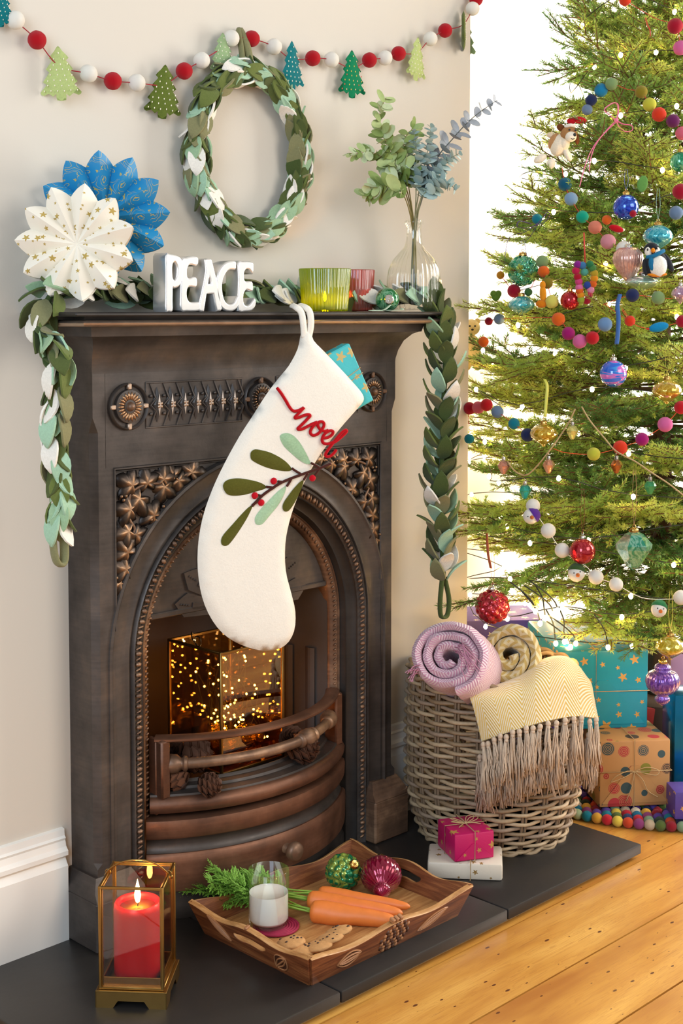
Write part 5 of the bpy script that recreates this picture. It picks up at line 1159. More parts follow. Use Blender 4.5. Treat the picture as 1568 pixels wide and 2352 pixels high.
# ---- gifts under the tree
CA = -pi/4
def cgift(name, label, px, py, Z, d, zb, paper, yaw=0, **k):
    """front face centre seen at px, py; base height zb"""
    q = W(px, py, Z); a = CA + yaw; c = V((q.x, q.y, 0)) + V((-sin(a), cos(a), 0))*d[1]/2
    return gift(name, label, TR(c.x, c.y, zb) @ rotz(a), d, paper, group='gifts under the tree', **k)
RUGZ = .0285
cgift('red_gift', 'plain red gift box on the rug under the big turquoise star gift', 1440, 1700, 3.74, (.245, .26, .17), RUGZ, plain('#a0271f', .45, name='red_paper'), .05, flap=False)
cgift('turquoise_gift', 'large turquoise gift with gold stars and string, on the red box beside the basket', 1385, 1560, 3.55, (.24, .36, .208), RUGZ + .171, star_paper('#1490ad', '#c79a52', 22, .4, .35), .09, bands=[('z', .10), ('y', -.02)], bev=.005)
t = NT('retro_print_kraft_paper'); uv = t.coord('UV'); kraft = lin('#b98a56')
v = t.new('TexVoronoi', voronoi_dimensions='2D', feature='F1'); t.l.new(uv, v.inputs['Vector']); v.inputs['Scale'].default_value = 21; v.inputs['Randomness'].default_value = .6
cc_ = t.new('SeparateColor'); t.l.new(v.outputs['Color'], cc_.inputs[0]); pal = t.ramp(cc_.outputs[0], [(0, lin('#a83236')), (.2, lin('#2f4a4e')), (.38, lin('#7d7a2c')), (.55, lin('#c76a5c')), (.72, lin('#4a3b30')), (.88, lin('#b0343c'))]); t.n[-1].color_ramp.interpolation = 'CONSTANT' if hasattr(t.n[-1], 'color_ramp') else None
rad = t.math('ADD', t.math('MULTIPLY', cc_.outputs[1], .26), .16); dd = v.outputs['Distance']; ringf = t.math('LESS_THAN', t.math('FRACT', t.math('MULTIPLY', dd, 11)), .72)
inside = t.math('MULTIPLY', t.math('LESS_THAN', dd, rad), t.math('MAXIMUM', ringf, t.math('GREATER_THAN', cc_.outputs[2], .55)))
t.pset(Base_Color=t.mix(inside, t.mix(t.noise(uv, 20), dk(kraft, .93), dk(kraft, 1.05)), pal), Roughness=.5); t.bump(t.noise(uv, 14, 3), .12, .004)
cgift('kraft_gift', 'brown paper gift with retro printed circles and a string bow, on the rug', 1458, 1780, 3.45, (.186, .17, .172), RUGZ, t.m, .12, bands=[('y', -.003), ('z', .092)], bow=False, bev=.005)
kg = [o for o in bpy.data.objects if o.name.startswith('kraft_gift')][0]; b = B(); c = V((-.003, -.0885, .092)); r = .0012
for L in ([(0, 0, 0), (-.03, -.006, -.012), (-.064, -.008, -.022), (-.05, -.01, -.006), (-.02, -.006, .004), (0, 0, 0)], [(0, 0, 0), (.03, -.006, .012), (.06, -.008, .004), (.054, -.01, -.008), (.02, -.006, -.002), (0, 0, 0)], [(0, 0, 0), (-.008, -.006, -.035), (-.022, -.003, -.075)], [(0, 0, 0), (.02, -.006, -.02), (.035, -.003, -.05), (.062, -.002, -.068)]): b.tube(spline([c + V(p) for p in L], 5), r, 5)
ob('bow', b.mesh('bow', TW, smooth=180), kg)
cgift('purple_gift', 'purple gift with pale stars standing behind the turquoise one near the wall corner', 1150, 1425, 4.0, (.25, .2, .385), 0.0, star_paper('#5a48a0', '#e6dcc8', 16, .4), .1, flap=False)
cgift('lilac_gift', 'small lilac gift behind the purple glass ornament, on the red box', 1530, 1560, 3.87, (.15, .12, .12), RUGZ + .171, plain('#b493c4', .4, name='lilac_paper'), 0, flap=False)
cgift('blue_gift', 'tall shiny blue gift at the right edge of the picture on the rug', 1600, 1700, 3.52, (.12, .1, .27), RUGZ, plain('#0f6f9e', .18, .6, name='blue_foil'), .1, flap=False)
cgift('violet_gift', 'small violet gift with gold print in front of the blue foil one', 1600, 1830, 3.36, (.11, .08, .07), RUGZ, star_paper('#4d3d8e', '#c79a52', 22, .4), .05, flap=False)
# ================================================================== CHRISTMAS TREE
def interp(x, T):
    for (a, b_), (c, d) in zip(T, T[1:]):
        if x <= c: return b_ + (d - b_)*max(0, x - a)/(c - a)
    return T[-1][1]
RT_ = [(.40, .46), (.52, .58), (.75, .62), (.95, .60), (1.2, .555), (1.5, .455), (1.8, .365), (2.1, .27), (2.4, .17), (2.75, .02)]
def TRAD(z): return interp(z, RT_)
t = NT('fir_needles'); o = t.coord(); oi = t.new('ObjectInfo').outputs['Random']
n = t.math('ADD', t.math('MULTIPLY', t.noise(o, 14, 2), .6), t.math('MULTIPLY', oi, .4))
col = t.ramp(n, [(.25, lin('#4a7339')), (.42, lin('#789f4b')), (.58, lin('#a4bb56')), (.78, lin('#cad168'))])
t.pset(Base_Color=col, Roughness=.5); tlc = t.new('BsdfTranslucent'); t.l.new(col, tlc.inputs[0]); mx = t.new('MixShader'); mx.inputs[0].default_value = .4; t.l.new(t.p.outputs[0], mx.inputs[1]); t.l.new(tlc.outputs[0], mx.inputs[2]); t.l.new(mx.outputs[0], t.out.inputs[0]); NEED = t.m
BARK = plain('#6a4a2e', .8, var=.3, vs=40, name='fir_bark')
def branch_meshes(L, seed):
    rnd = random.Random(seed); wood_, nd = B(), B(); vs = []; fs = []
    def axis(p, d, l, bend, n): 
        out = [V(p)]; d = V(d).normalized()
        for i in range(n): d = (d + V(bend)/n).normalized(); out.append(out[-1] + d*(l/n))
        return out
    def needles(P, start=0.0, tip=True):
        tot = sum((P[i + 1] - P[i]).length for i in range(len(P) - 1)); cnt = int(tot*(1 - start)/.00118)
        for k in range(cnt):
            f = start + (1 - start)*k/max(1, cnt); x = f*(len(P) - 1); i = min(len(P) - 2, int(x)); p = P[i].lerp(P[i + 1], x - i); ax = (P[i + 1] - P[i]).normalized()
            u = ax.orthogonal().normalized(); w = ax.cross(u); a = rnd.uniform(0, 2*pi); r = u*cos(a) + w*sin(a); r = (r + V((0, 0, .25))).normalized(); d = (r + ax*rnd.uniform(.5, 1.0)).normalized(); l = rnd.uniform(.012, .019)*(1 - .25*f); s = d.cross(ax).normalized()*.0012
            m = p + d*l*.5 + ax*l*.06; j = len(vs); vs.extend([p, m + s, p + d*l + ax*l*.12, m - s]); fs.append((j, j + 1, j + 2, j + 3))
    main = axis((0, 0, 0), (1, 0, -.10), L, (0, rnd.uniform(-.2, .2), .35), 10); wood_.tube(main, lambda t: .0052*(L/.5)**.5*(1 - .8*t), 5); needles(main, .3)
    x = .16; sgn = 1
    while x < .97:
        i = min(9, int(x*10)); p = main[i].lerp(main[i + 1], x*10 - i); ax = (main[i + 1] - main[i]).normalized(); sd_ = V((-ax.y, ax.x, 0)).normalized()
        l = min(.21, (.055 + .42*L*(1 - x)))*rnd.uniform(.75, 1.15); d = ax*rnd.uniform(.65, 1.0) + sd_*sgn*rnd.uniform(.6, .9) + V((0, 0, rnd.uniform(-.3, .32)))
        tw = axis(p, d, l, (.2, 0, rnd.uniform(-.1, .25)), 5); wood_.tube(tw, lambda t: .0022*(1 - .7*t), 4); needles(tw, .06)
        if l > .09:
            for f in (.35, .6):
                for s2 in (-1, 1):
                    k = int(f*5); a2 = (tw[k + 1] - tw[k]).normalized(); l2 = l*(.5 - .25*f)*rnd.uniform(.8, 1.2); tw2 = axis(tw[k], a2*.8 + V((-a2.y, a2.x, 0))*s2*.75 + V((0, 0, rnd.uniform(-.25, .25))), l2, (0, 0, .1), 3); wood_.tube(tw2, .0012, 3); needles(tw2, .0)
        x += rnd.uniform(.045, .075)*(.45/L)**.5; sgn = -sgn
    nd.add(vs, fs); return wood_.mesh('branch', BARK, smooth=180), nd.mesh('needles', NEED, smooth=0)
def P2(q):
    d = V(q) - CAM; z = d.dot(FW); return 784 + FPX*d.dot(RT)/z, 712 + T_ - FPX*d.dot(UPV)/z
BRM = {L: [branch_meshes(L, int(L*100) + k) for k in range(3)] for L in (.2, .34, .48, .62)}
tree = thing('christmas_tree', 'tall fir Christmas tree covered in lights and colourful ornaments beside the chimney breast', 'tree', TR(TX))
b = B(); b.tube([(0, 0, .0), (.004, 0, .8), (-.004, .003, 1.6), (0, 0, 2.75)], lambda t: .034*(1 - .88*t) + .004, 10); ob('trunk', b.mesh('trunk', BARK, smooth=180), tree)
b = B(); b.lathe([(0, .028), (.13, .028), (.135, .05), (.12, .06), (.115, .2), (.1, .21), (0, .21)], 28); ob('pot', b.mesh('pot', plain('#4b3526', .6), smooth=40), tree)
rnd = random.Random(77); NB = 285
for i in range(NB):
    f = (i + .5)/NB; z0 = .60 + 2.1*f**1.2; a = i*2.39996 + rnd.uniform(-.25, .25)
    # the half turned to the room and its two flanks carry more of the branches
    if cos(a - radians(45)) > .55 and rnd.random() < .45: a += pi*rnd.choice((.55, -.55, 1))
    inner = (i % 4 == 3); el = interp(z0, [(.6, -.12), (.85, -.03), (1.4, .12), (2.1, .4), (2.75, .9)]) + rnd.uniform(-.14, .14)
    ztip = z0; L = TRAD(min(2.7, z0))*rnd.uniform(.86, 1.06)*(.72 if inner else 1)/max(.6, cos(el))
    L = max(.12, L); cls = min(BRM, key=lambda k: abs(k - L)); w_, n_ = rnd.choice(BRM[cls]); k = L/cls
    d = V((cos(a)*cos(el), sin(a)*cos(el), sin(el)))
    if TX.y + L*sin(a) > .38: continue
    tx_, ty_ = P2(V((TX.x, TX.y, z0 - .02)) + d*L)
    if ty_ > 1478 or (tx_ < 1240 and ty_ > 1335): continue        # the lowest tier is open on this side
    M = frame(d, (rnd.uniform(-.35, .35), rnd.uniform(-.35, .35), 1), (0, 0, z0 - .02)) @ Matrix.Diagonal((k, (k + 1)/2, (k + 1)/2, 1))
    br = ob('branch', w_, tree, M); ob('needles', n_, br, kind='stuff')
# long boughs that the photograph shows reaching out on the left
for px, py, Z, z0 in ((1252, 158, 3.72, 2.03), (1252, 248, 3.7, 1.93), (1150, 492, 3.62, 1.62), (1138, 548, 3.6, 1.56), (1110, 610, 3.55, 1.45), (1075, 700, 3.5, 1.33), (1066, 830, 3.46, 1.2), (1040, 1172, 3.4, .86), (1036, 1212, 3.38, .82), (1046, 1392, 3.36, .80), (1200, 1375, 3.34, .66), (1330, 1462, 3.26, .6), (1400, 1480, 3.24, .58), (1480, 1490, 3.25, .57), (1550, 1450, 3.28, .6), (1335, 60, 3.74, 2.12)):
    e = W(px, py, Z); s = V((TX.x, TX.y, z0)); dv = e - s; L = dv.length; cls = min(BRM, key=lambda k: abs(k - L)); w_, n_ = rnd.choice(BRM[cls]); k = L/cls
    dv = dv.normalized(); dv.z -= .10; M = frame(dv, (rnd.uniform(-.2, .2), rnd.uniform(-.2, .2), 1), s - V((TX.x, TX.y, 0))) @ Matrix.Diagonal((k, (k + 1)/2, (k + 1)/2, 1)); br = ob('branch', w_, tree, M); ob('needles', n_, br, kind='stuff')
# ---- lights
tl = thing('tree_lights', 'string of warm white fairy lights with dark wire wound through the tree', 'lights', TR(TX))
BULB = B(); BULB.ball(r=.0056, sub=2, sq=(1, 1, 1.3)); BULB = BULB.mesh('bulb', emit('#ffcf85', 150), smooth=180)
rnd = random.Random(5); pts = []; NBU = 280
for i in range(NBU):
    f = i/NBU; z = .46 + 1.85*f**1.35; a = f*2*pi*17 + rnd.uniform(-.12, .12); r = TRAD(z)*rnd.uniform(.72, 1.03); pts.append(V((r*cos(a), r*sin(a), z + rnd.uniform(-.05, .03))))
b = B(); b.tube(spline(pts, 3), .0013, 4); WIRE = plain('#1d241c', .5, name='dark_green_wire'); ob('wire', b.mesh('wire', WIRE, smooth=180), tl)
for p in pts: ob('bulb', BULB, tl, TR(p + V((rnd.uniform(-.01, .01), rnd.uniform(-.01, .01), -.004))))
for px, py in ((1229, 1404), (1240, 1432), (1252, 1420), (1270, 1410), (1280, 1402), (1276, 1478), (1296, 1474), (1310, 1486), (1322, 1478), (1396, 1487)):
    p = W(px, py, 3.3) - TX; ob('bulb', BULB, tl, TR(p)); b = B(); u_ = rnd.uniform(-.03, .03); b.tube(spline([p + V((0, 0, .004)), p + V((u_*.2, .006, .022)), p + V((u_, .02, .045)), p + V((u_*1.8, .05, .07))], 4), .0018, 5); ob('wire', b.mesh('wire', WIRE, smooth=180), tl)
# ---- where an ornament seen at a pixel hangs: on the outside of the cone of branches
def thit(px, py, k=1.0, back=.0):
    best = None
    for i in range(160):
        Z = 2.9 + i*.008; p = W(px, py, Z); d = (V((p.x, p.y)) - V((TX.x, TX.y))).length; q = d/max(.05, TRAD(min(2.74, max(.4, p.z)))*k)
        if q <= 1: return p + (FV*back), Z + back
        if best is None or q < best[0]: best = (q, p, Z)
    return best[1], best[2]
def OM(p): return Matrix(((RV.x, FV.x, 0, p.x), (RV.y, FV.y, 0, p.y), (0, 0, 1, p.z), (0, 0, 0, 1)))
OK = 1.07
def ribbon_loop(root, h, top, col, w=.003):
    b = B(); b.tube(spline([(0, 0, top), (-w*1.6, 0, top + h*.45), (-w*.7, .002, top + h)], 4), w*.55, 6, flat=.2); b.tube(spline([(0, 0, top), (w*1.6, 0, top + h*.45), (w*.7, .002, top + h)], 4), w*.55, 6, flat=.2)
    ob('ribbon', b.mesh('ribbon', plain(col, .45, name='organza_ribbon'), smooth=180), root)
ONI = [(.16, .43), (.30, .41), (.55, .35), (.85, .22), (1.0, .05), (.97, -.06), (.78, -.18), (.5, -.29), (.27, -.37), (.16, -.42), (.13, -.45), (0, -.5)]
def bauble(kind, px, py, w, h, mat, label, cap=GOLD, rib=None, rcol='#c9b48a', back=0.0, name='bauble', **k):
    p, Z = thit(px, py, OK, back); s = Z/FPX; W2 = w*s/2; H = h*s; root = thing(name, label, 'bauble', OM(p), 'glass baubles on the tree'); b = B()
    if kind == 'ball': b.ball(r=W2, sub=4); top = W2*.98
    elif kind == 'knob': b = knob_ball(W2, .13, 5, 60); top = W2*.97
    elif kind == 'onion':
        n = k.get('ribs', 20); tw_ = k.get('twist', 5.0); b.lathe([(q.x*W2, q.y*H) for q in spline([(r, z, 0) for r, z in ONI], 3)], n*4, rfun=lambda a, z: 1 + .045*abs(cos((a + tw_*z/H)*n/2)), caps=False); top = H*.42
    elif kind == 'facet':
        b.lathe([(W2*.22, H*.42), (W2*.5, H*.36), (W2, H*.12), (W2*.97, H*.02), (W2*.35, -H*.4), (0, -H*.5)], 6, caps=False); top = H*.42
    elif kind == 'heart':
        n = k.get('ribs', 28); b.lathe([(W2*.2, H*.44), (W2*.6, H*.42), (W2*.93, H*.28), (W2, H*.13), (W2*.95, H*.02), (W2*.6, -H*.24), (W2*.2, -H*.44), (0, -H*.5)], n*4, rfun=lambda a, z: 1 + .02*cos(a*n), caps=False); top = H*.43
    ob('ball' if kind in ('ball', 'knob') else 'glass_body', b.mesh('glass_body', mat, smooth=180 if kind != 'facet' else 10), root); ob('cap', cap_mesh(max(.005, W2*.24)).mesh('cap', cap), root, TR(0, 0, top - .001))
    if rib: ribbon_loop(root, (py - h/2 - rib)*s, top + .012, rcol)
    return root
MG = mercury
t = NT('marbled_glass'); o = t.coord(); wv = t.noise(t.map(o, (8, 8, 60)), 1.0, 2, .5, 1.2); bt = t.ramp(wv, [(.40, lin('#1f5fd0')), (.47, lin('#2f9ae0')), (.5, lin('#c860c8')), (.56, lin('#d878c0')), (.62, lin('#2a70d8'))])
t.pset(Base_Color=bt, Roughness=.08, Coat_Weight=.6, Transmission_Weight=.15); BANDS = t.m
bauble('ball', 1437, 476, 58, 58, MG('#1d3fc0', .08, '#3f74e8', .45), 'cobalt blue glass bauble with a peach ribbon across it', rib=400, rcol='#5a78c8')
bauble('onion', 1510, 545, 66, 66, MG('#1f9fb8', .1, '#6fd0dc', .35), 'turquoise glass onion bauble just above the felt penguin', rib=440, rcol='#9fc4c0')
bauble('heart', 1442, 606, 70, 86, MG('#c9988c', .2, '#e0b4a6', .15), 'rose gold glass drop ornament left of the penguin', SILVER)
bauble('knob', 1200, 622, 72, 72, MG('#159a70', .1, '#8fd8b6', .5), 'sea green crackled glass bauble on the upper left of the tree', rib=560, rcol='#b5d8cf')
bauble('onion', 1197, 702, 58, 52, MG('#35b3c0', .1, '#a5e0e0', .4), 'pale turquoise glass onion bauble below the crackled green one', ribs=16)
bauble('ball', 1313, 690, 44, 46, MG('#b01828', .06), 'red glass bauble tucked behind the rainbow bead heart', back=.03)
bauble('ball', 1408, 858, 62, 64, BANDS, 'blue and pink marbled glass bauble in the middle of the tree', SILVER)
bauble('onion', 1531, 898, 66, 62, MG('#c59a12', .1, '#e6c850', .5), 'yellow glass onion bauble at the right with a green ribbon', rib=790, rcol='#b3b53c')
bauble('onion', 1248, 998, 62, 58, MG('#cf9f14', .1, '#e8cc58', .5), 'yellow glass onion bauble at the left with a long lime ribbon', rib=905, rcol='#b8bb3e')
bauble('onion', 1518, 1466, 66, 62, MG('#c8b022', .1, '#e8dc70', .5), 'yellow glass onion bauble low on the tree above the purple finial', back=-.09, rib=1340, rcol='#d8c95c')
bauble('ball', 1337, 1266, 60, 62, MG('#a81224', .06, '#c43440', .35), 'smooth red glass bauble with a silver cap hanging low on the tree', SILVER, rib=1130, rcol='#8c3a34')
bauble('knob', 1118, 1368, 82, 84, MG('#b01226', .1, '#d04450', .4), 'large dimpled red glass bauble at the bottom left of the tree', SILVER, back=-.13, rib=1250, rcol='#a8543c')
bauble('facet', 1455, 1262, 86, 100, MG('#2fa588', .06, '#a9e0cc', .6), 'green faceted glass diamond ornament on a long tan ribbon', rib=1080, rcol='#b99068')
bauble('ball', 1562, 372, 46, 50, MG('#14966a', .1, '#7fd0a8', .4), 'green glass bauble at the right edge of the tree')
bauble('onion', 1562, 676, 40, 46, MG('#b08aa8', .1, '#d8b8cc', .4), 'lilac ribbed glass bauble at the right edge of the tree', SILVER)
bauble('onion', 1484, 648, 84, 40, MG('#bfe8dc', .12, '#e8f8f2', .6), 'pale mint glass bauble lying below the penguin', SILVER, back=.04)
p, Z = thit(1521, 1572, 1.0); p = W(1521, 1572, 3.3); fin = thing('finial_bauble', 'purple ribbed glass finial ornament at the bottom right of the tree', 'bauble', OM(p), 'glass baubles on the tree'); finial(MG('#6a3aa8', .08, '#9a6ac8', .45), GOLD, 1.0, 22, fin)
b = B(); b.tube([(0, 0, .06), (0, .0, .075)], .0008, 4); ob('hook', b.mesh('hook', GOLD), fin)
# ---- pompom garlands in the tree
FC = dict(orange='#e0641e', crimson='#a3142c', pink='#d4649a', blue='#1f7fae', sage='#7f9a66', navy='#232c55', slate='#6d83a0', olive='#8a7a22', lime='#c2bf3e', redor='#d93a1e', purple='#6a2358', tealb='#155a78', lblue='#7f9fc0', jade='#12a184', salmon='#d98068', dpink='#d08a94', white='#e9e4da', mustard='#c7861f', dgreen='#3f6a34', yell='#d8cf62', maroon='#8a1030', magenta='#a0186a', red='#c01a24', steel='#6f92bb', teal='#147a8e', rose='#d8647a')
FC['deep'] = '#155a78'
def tgarland(label, items, cord='#c0392b', zoff=0.0, extra=None):
    P = [thit(x, y, OK, zoff) for x, y, r, c in items]; o = P[0][0].copy(); root = thing('felt_ball_garland', label, 'garland', TR(o), 'felt ball garlands in the tree')
    for (p, Z), (x, y, r, c) in zip(P, items):
        if c in FC: ob('felt_ball', felt_ball_mesh(FC[c]), root, TR(p - o) @ Matrix.Rotation(x, 4, 'X') @ S(r*Z/FPX*1.03))
    b = B(); L = [p - o for p, Z in P]; b.tube(spline(L, 4), .0009, 5); ob('cord', b.mesh('cord', plain(cord, .8), smooth=180), root); return root, o
tgarland('felt ball garland with a cobalt blue and a lime ball near the tree top', [(1348, 252, 12, 'slate'), (1357, 230, 13, 'navy'), (1380, 207, 15, 'blue'), (1404, 193, 14, 'sage'), (1440, 205, 0, ''), (1472, 211, 14, 'olive'), (1491, 240, 15, 'lime'), (1513, 263, 16, 'redor'), (1545, 278, 15, 'purple'), (1566, 306, 15, 'rose')])
tgarland('felt ball garland running from deep teal to white above the penguin', [(1290, 385, 0, ''), (1297, 423, 15, 'deep'), (1311, 457, 15, 'lblue'), (1337, 498, 14, 'jade'), (1366, 522, 15, 'salmon'), (1396, 555, 17, 'dpink'), (1432, 571, 17, 'white'), (1470, 577, 0, '')])
tgarland('felt ball garland with crimson, olive and pale yellow balls beside the crackled bauble', [(1149, 632, 9, 'mustard'), (1180, 668, 15, 'crimson'), (1213, 671, 9, 'dgreen'), (1245, 601, 14, 'sage'), (1248, 624, 13, 'orange'), (1256, 650, 13, 'olive'), (1267, 693, 15, 'yell')])
tgarland('felt ball garland of orange, magenta, pink and red across the middle of the tree', [(1122, 738, 9, 'maroon'), (1146, 733, 12, 'slate'), (1210, 730, 0, ''), (1282, 733, 15, 'orange'), (1305, 766, 15, 'magenta'), (1331, 784, 16, 'pink'), (1360, 776, 15, 'red'), (1389, 745, 16, 'steel')])
tgarland('felt ball garland with navy and sage balls on an orange cord', [(1385, 700, 0, ''), (1410, 690, 0, ''), (1452, 678, 15, 'navy'), (1511, 684, 15, 'sage'), (1545, 686, 0, '')], '#d8552b')
tgarland('felt ball garland with one orange ball on forked red thread', [(1390, 700, 0, ''), (1446, 737, 12, 'redor'), (1415, 690, 0, ''), (1446, 737, 0, ''), (1484, 754, 0, ''), (1535, 747, 0, ''), (1566, 738, 14, 'crimson')], '#d8552b')
tgarland('felt ball garland low on the left edge of the tree with teal and navy balls', [(1077, 1008, 11, 'teal'), (1078, 938, 14, 'crimson'), (1098, 936, 14, 'rose'), (1117, 930, 14, 'red'), (1142, 946, 14, 'slate'), (1180, 973, 13, 'teal'), (1211, 999, 15, 'navy')])
tgarland('felt ball garland of lime, orange, magenta and pink at the right of the tree', [(1270, 1030, 0, ''), (1300, 1040, 0, ''), (1363, 1043, 15, 'lime'), (1424, 1028, 16, 'redor'), (1474, 1009, 15, 'magenta'), (1527, 975, 17, 'pink'), (1563, 936, 15, 'red')], '#e0552b')
tgarland('felt ball garland with crimson and pink balls at the top right of the tree', [(1435, 0, 13, 'redor'), (1500, 40, 0, ''), (1550, 60, 17, 'crimson'), (1562, 110, 16, 'pink')])
for x, y, r, c, lab in ((1552, 489, 16, 'slate', 'slate blue felt ball at the right edge right of the turquoise onion'), (1393, 505, 11, 'orange', 'small fluffy orange pompom below left of the cobalt bauble'), (1449, 492, 8, 'crimson', 'tiny crimson felt ball hanging in front of the cobalt bauble'), (1233, 503, 12, 'teal', 'teal felt ball behind the purple ribbon bow'), (1562, 440, 18, 'crimson', 'crimson felt ball at the right edge above the slate blue one'), (1110, 785, 12, 'orange', 'orange felt ball deep in the tree at the left'), (1202, 350, 0, '', '')):
    if r: p, Z = thit(x, y, OK, -.02 if r == 8 else 0); tag(ob('felt_ball', felt_ball_mesh(FC[c]), None, TR(p) @ S(r*Z/FPX)), lab, 'felt ball', 'single felt balls on the tree')
# ---- snowman garland
sg, so = tgarland('white felt ball garland with little snowman heads low on the tree', [(1222, 1160, 16, 'white'), (1234, 1185, 0, ''), (1257, 1217, 17, 'white'), (1289, 1262, 17, 'white'), (1345, 1300, 0, ''), (1366, 1323, 17, 'white'), (1412, 1340, 16, 'white'), (1470, 1370, 0, ''), (1530, 1374, 0, ''), (1560, 1370, 17, 'white')], '#efe8dc', -.012)
def snowman(px, py, r, hat, roll, hx, hy):
    p, Z = thit(px, py, OK, -.02); s = Z/FPX; R = r*s; M = TR(-so) @ OM(p) @ Matrix.Rotation(roll, 4, 'Y'); h = ob('snowman_head', felt_ball_mesh('#ece7dd'), sg, M @ S(R))
    b = B(); b.lathe([(.28, 0), (.2, .4), (0, .95)], 10, Matrix.Rotation(pi/2, 4, 'X') @ TR(0, 0, .85)); ob('nose', b.mesh('nose', felt('#e0761e'), smooth=180), h)
    for sx in (-.38, .38): b = B(); b.ball((sx, -.86, .32), .1, 1); ob('eye', b.mesh('eye', plain('#141414', .3), smooth=180), h)
    b = B(); b.lathe([(1.04, .28), (1.06, .45), (.95, .75), (.6, 1.15), (0, 1.3)], 18, M=Matrix.Rotation(hx, 4, 'X') @ Matrix.Rotation(hy, 4, 'Y')); ob('hat', b.mesh('hat', felt(hat), smooth=60), h)
snowman(1216, 1183, 18, '#5c2f93', -.5, -.1, 1.5); snowman(1320, 1314, 19, '#3f5a2c', -.2, -.45, .35); snowman(1508, 1396, 18, '#2f7a4a', .1, -.5, .2)
b = B(); 
# ---- twine with little glass drops
tp = [(1318, 938), (1300, 975), (1262, 1030), (1225, 1075), (1203, 1090), (1180, 1080), (1163, 1058)]; tq = [(1333, 933), (1352, 965), (1385, 1005), (1412, 1035), (1455, 1058), (1490, 1082), (1530, 1108), (1566, 1136)]
for path, lab, drops in ((tp, 'twine garland with small glass drops on the left half of the tree', [(1155, 1072, 'rose', '#c48a78'), (1258, 1070, 'peach', '#d8a080'), (1204, 1128, 'teal', '#35b0a0'), (1312, 992, 'clear', '#d8cf80')]), (tq, 'twine garland with small glass drops on the right half of the tree', [(1413, 1070, 'amber', '#a8622a'), (1490, 1118, 'green', '#3f9a66')])):
    P = [thit(x, y, OK, -.015)[0] for x, y in path]; o = P[0].copy(); root = thing('glass_drop_garland', lab, 'garland', TR(o), 'twine garlands in the tree'); b = B(); b.tube(spline([p - o for p in P], 5), .0019, 5); ob('twine', b.mesh('twine', TW, smooth=180), root)
    for x, y, nm, c in drops:
        p, Z = thit(x, y, OK, -.01); s = Z/FPX; b = B(); r = 15*s; b.lathe([(r*.25, r*1.1), (r*.6, r*.9), (r, r*.25), (r*.9, 0), (r*.35, -r*1.05), (0, -r*1.2)], 7, caps=False); d = ob('glass_drop', b.mesh('glass_drop', MG(c, .05, '', .6), smooth=10), root, TR(p - o), label=nm + ' glass drop'); ob('cap', cap_mesh(r*.3).mesh('cap', SILVER), d, TR(0, 0, r*1.08))
# ---- rainbow bead heart
p, Z = thit(1343, 640, OK); s = Z/FPX; bh = thing('bead_heart', 'heart shaped loop of rainbow felt beads hanging on the tree', 'ornament', OM(p))
hp = [(1349, 655, '#2f4a9a'), (1342, 625, '#57a58f'), (1337, 610, '#3f78a8'), (1326, 608, '#8a1f8a'), (1322, 622, '#c01f4a'), (1326, 636, '#b0182e'), (1329, 647, '#d0447a'), (1330, 660, '#e06aa0'), (1331, 668, '#e0641e'), (1334, 678, '#e8941e'), (1335, 688, '#9aae3a'), (1348, 690, '#a3142c'), (1352, 678, '#c01f4a'), (1356, 666, '#e08aa8'), (1361, 652, '#e0641e'), (1364, 640, '#e8941e'), (1364, 628, '#c2a32e'), (1360, 616, '#4f8a4a'), (1354, 608, '#2f7a4a')]
for x, y, c in hp: ob('felt_bead', felt_ball_mesh(c), bh, TR((x - 1343)*s, 0, -(y - 640)*s) @ S(9*s))
b = B(); b.tube([(.0, 0, 30*s), (-.004, 0, 105*s)], .002, 5); ob('ribbon', b.mesh('ribbon', plain('#c0392b', .5), smooth=180), bh)
# ---- felt animals and shapes
def px_obj(name, label, cat, cx, cy, parts, k=OK, back=-.02):
    p, Z = thit(cx, cy, k, back); s = Z/FPX; root = thing(name, label, cat, OM(p), 'felt ornaments on the tree')
    for nm, col, L in parts:
        b = B()
        for e in L:
            if e[0] == 'e': _, x, y, d, rx, rz, ry, rot = e; b.ball((0, 0, 0), 1, 3 if rx > 9 else 2, TR((x - cx)*s, d*s, -(y - cy)*s) @ Matrix.Rotation(radians(rot), 4, 'Y') @ Matrix.Diagonal((rx*s, ry*s, rz*s, 1)), fn=lambda c: 1 + .03*noise.noise(c*3))
            elif e[0] == 't': b.tube(spline([((x - cx)*s, d*s, -(y - cy)*s) for x, y, d in e[1]], 4), e[2]*s, 7)
        ob(nm, b.mesh(nm, felt(col) if nm not in ('eye', 'nose') or col != '#151515' else plain(col, .35), smooth=180), root)
    return root
